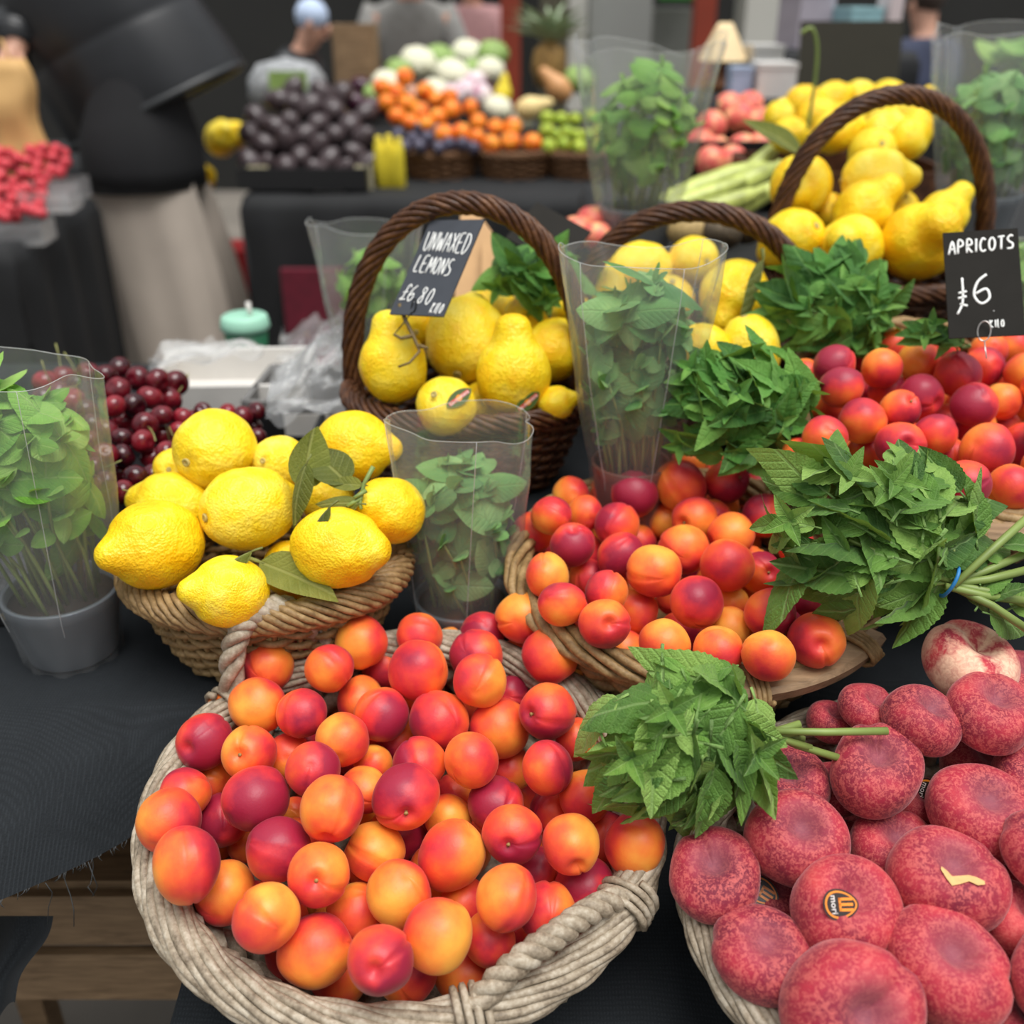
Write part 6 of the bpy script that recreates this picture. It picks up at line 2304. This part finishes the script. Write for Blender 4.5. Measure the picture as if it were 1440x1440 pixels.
hipw = P(205, 245, D0)
shopper = empty('person', (hipw[0] + .03, hipw[1], 0))
tag(shopper, 'person in a black puffer jacket and wide greige trousers holding a paper bag', 'person')
sx0, sy0 = hipw[0] + .03, hipw[1]
bpy.context.view_layer.update()


def L_(p):
    return np.array(p) - np.array([sx0, sy0, 0])


tm = MB()
for s in (-1, 1):
    rg_ = []
    for i in range(14):
        f = i / 13
        z = .90 - .85 * f
        x = -.03 + .10 * f + s * .02 * f
        rg_.append((np.array([x, s * (.066 + .02 * f), z]), np.array([.140 + .030 * math.sin(f * 3.1), 0, 0]), np.array([0, .092 + .012 * f, 0]), .03 + .05 * f))
    loft(rg_, 36, tm)
tm.build('trousers', M_TROU, shopper)
loft([(np.array([-.03, 0, .84 + .48 * f]), np.array([.170 - .11 * max(0, f - .25), 0, 0]), np.array([0, .190 - .15 * max(0, f - .25), 0]), .02 * (1 - f)) for f in [i / 8 for i in range(9)]], 40).build('shirt', M_SHIRT, shopper)
hemc = L_(P(222, 150, D0))
hemu = np.array([.262, 0, .118])
axj = np.array([-.118, 0, .262])
axj /= np.linalg.norm(axj)
rings = []
for i in range(61):
    f = i / 60
    q = abs(math.sin(math.pi * f * 2.6 + .4)) ** .5                  # quilted tubes
    w = (1.0 - .10 * f if f < .6 else .94 - .62 * ((f - .6) / .4) ** 1.6)
    rings.append((hemc + axj * .60 * f * 1.0 + np.array([-.03 * f, 0, 0]), hemu * w * (.97 + .03 * q) * (1 - .06 * f), np.array([0, .23, 0]) * w * (.96 + .04 * q), .012 * (1 - f)))
loft(rings, 48).build('puffer_jacket', M_BLACKJ, shopper)
MB().tube([hemc + hemu * .97 * math.cos(t) + np.array([0, .225, 0]) * math.sin(t) for t in [2 * math.pi * k / 40 for k in range(40)]], .012, 8, True).build('jacket_hem', plain('jacket_trim', lin(40, 42, 44), .4, .1), shopper)
shl = hemc + axj * .52 + np.array([-.08, -.14, 0])
elb = L_(P(35, 20, 2.82))
wri = L_(P(20, 62, 2.76))
for s in (-1, 1):
    o_ = np.array([0, .30 if s > 0 else 0, 0])
    path = [shl + o_, (shl + elb) / 2 + o_, elb + o_, elb * .45 + wri * .55 + o_, wri + o_]
    sm_ = smooth_line([tuple(p) for p in path], 8)
    MB().tube(sm_, [.085 * (.9 + .12 * abs(math.sin(math.pi * i / 5))) * (1 - .25 * i / len(sm_)) for i in range(len(sm_))], 18).build('sleeve', M_BLACKJ, shopper)
# body: head, neck, forearms and hands as one continuous figure
nk = hemc + axj * .64 + np.array([-.03, 0, 0])
hdp = nk + np.array([-.06, 0, .11])
BV = [L_(hipw) + np.array([0, 0, .1]), hemc + axj * .3, hemc + axj * .5, nk, hdp, hdp + np.array([-.02, 0, .13])]
BE = [(0, 1), (1, 2), (2, 3), (3, 4), (4, 5)]
BR = [.09, .10, .12, .055, .078, .06]
for s in (-1, 1):
    o_ = np.array([0, .30 if s > 0 else 0, 0])
    i = len(BV)
    d = (wri - elb)
    d = d / np.linalg.norm(d)
    d = (d + np.array([-.35, 0, -.55]))
    d /= np.linalg.norm(d)
    palm = wri + o_ + d * .085
    BV += [shl + o_ * .9, elb + o_, wri + o_, palm]
    BE += [(2, i), (i, i + 1), (i + 1, i + 2), (i + 2, i + 3)]
    BR += [.055, .042, .030, (.036, .02)]
    sd = np.array([0, 1, 0])
    for f in range(4):
        j = len(BV)
        Lf = (.06, .074, .07, .054)[f]
        b0 = palm + sd * (f - 1.5) * .019
        BV += [b0 + d * .022, b0 + d * (.02 + Lf * .5) + np.array([.012, 0, -.004]), b0 + d * (.018 + Lf * .8) + np.array([.034, 0, -.006])]
        BE += [(i + 3, j), (j, j + 1), (j + 1, j + 2)]
        BR += [.0095, .0088, .0075]
    j = len(BV)
    BV += [wri + o_ + d * .03 + np.array([.025, 0, .01]), wri + o_ + d * .075 + np.array([.05, 0, -.01])]
    BE += [(i + 2, j), (j, j + 1)]
    BR += [.012, .0095]
for s in (-1, 1):
    i = len(BV)
    BV += [np.array([-.02, s * .085, .84]), np.array([.03, s * .085, .48]), np.array([.06, s * .085, .09]), np.array([-.06, s * .085, .045])]
    BE += [(0, i), (i, i + 1), (i + 1, i + 2), (i + 2, i + 3)]
    BR += [.085, .058, .042, .034]
    MB().lathe([(.001, 0), (.05, 0), (.055, .03), (.045, .075), (.001, .09)], 14, lambda t, r, z, s=s: (.0 + r * math.cos(t) * (2.3 if math.cos(t) < 0 else 1.5), s * .085 + r * math.sin(t) * .85, z)).build('shoe', M_SHOE, shopper)
skin_mesh('body', BV, BE, BR, M_SKIN, shopper, 2)
hh = hdp + np.array([-.01, 0, .07])
hm_ = MB()
hm_.lathe([(.001, -.10), (.07, -.07), (.095, 0), (.085, .06), (.05, .095), (.001, .105)], 20, lambda t, r, z: tuple(hh + np.array([.025 + r * math.cos(t), r * math.sin(t) * .92, z + .03])))
hm_.build('hair', M_HAIR, shopper)
nm_ = MB()
nm_.lathe([(.001, -.03), (.014, -.02), (.011, .01), (.001, .03)], 10, lambda t, r, z: tuple(hh + np.array([-.085 + r * math.cos(t) * 1.5, r * math.sin(t), z - .015])))
nm_.build('nose', M_SKIN, shopper)

# paper bag hanging from the shopper's hand
bg = L_(P(18, 175, 2.72)) + np.array([sx0, sy0, 0])
bagr = empty('paper_bag', (bg[0], bg[1], bg[2] - .14))
tag(bagr, 'crumpled brown paper bag held by the shopper in the puffer jacket', 'paper bag')
M_BAG = plain('brown_paper', lin(206, 164, 104), .7, .1, 10, .2)
loft([(np.array([0, 0, .30 * f]), np.array([.075 + .01 * math.sin(f * 9), 0, 0]) * (1 - .35 * max(0, f - .75) * 4 * .6), np.array([0, .05 + .006 * math.sin(f * 13), 0]) * (1 - .5 * max(0, f - .7) * 3), .05) for f in [i / 10 for i in range(11)]], 28).build('bag_body', M_BAG, bagr)
MB().tube([(-.03, 0, .29), (-.015, 0, .345), (.015, 0, .345), (.03, 0, .29)], .004, 6).build('bag_handle', M_BAG, bagr)
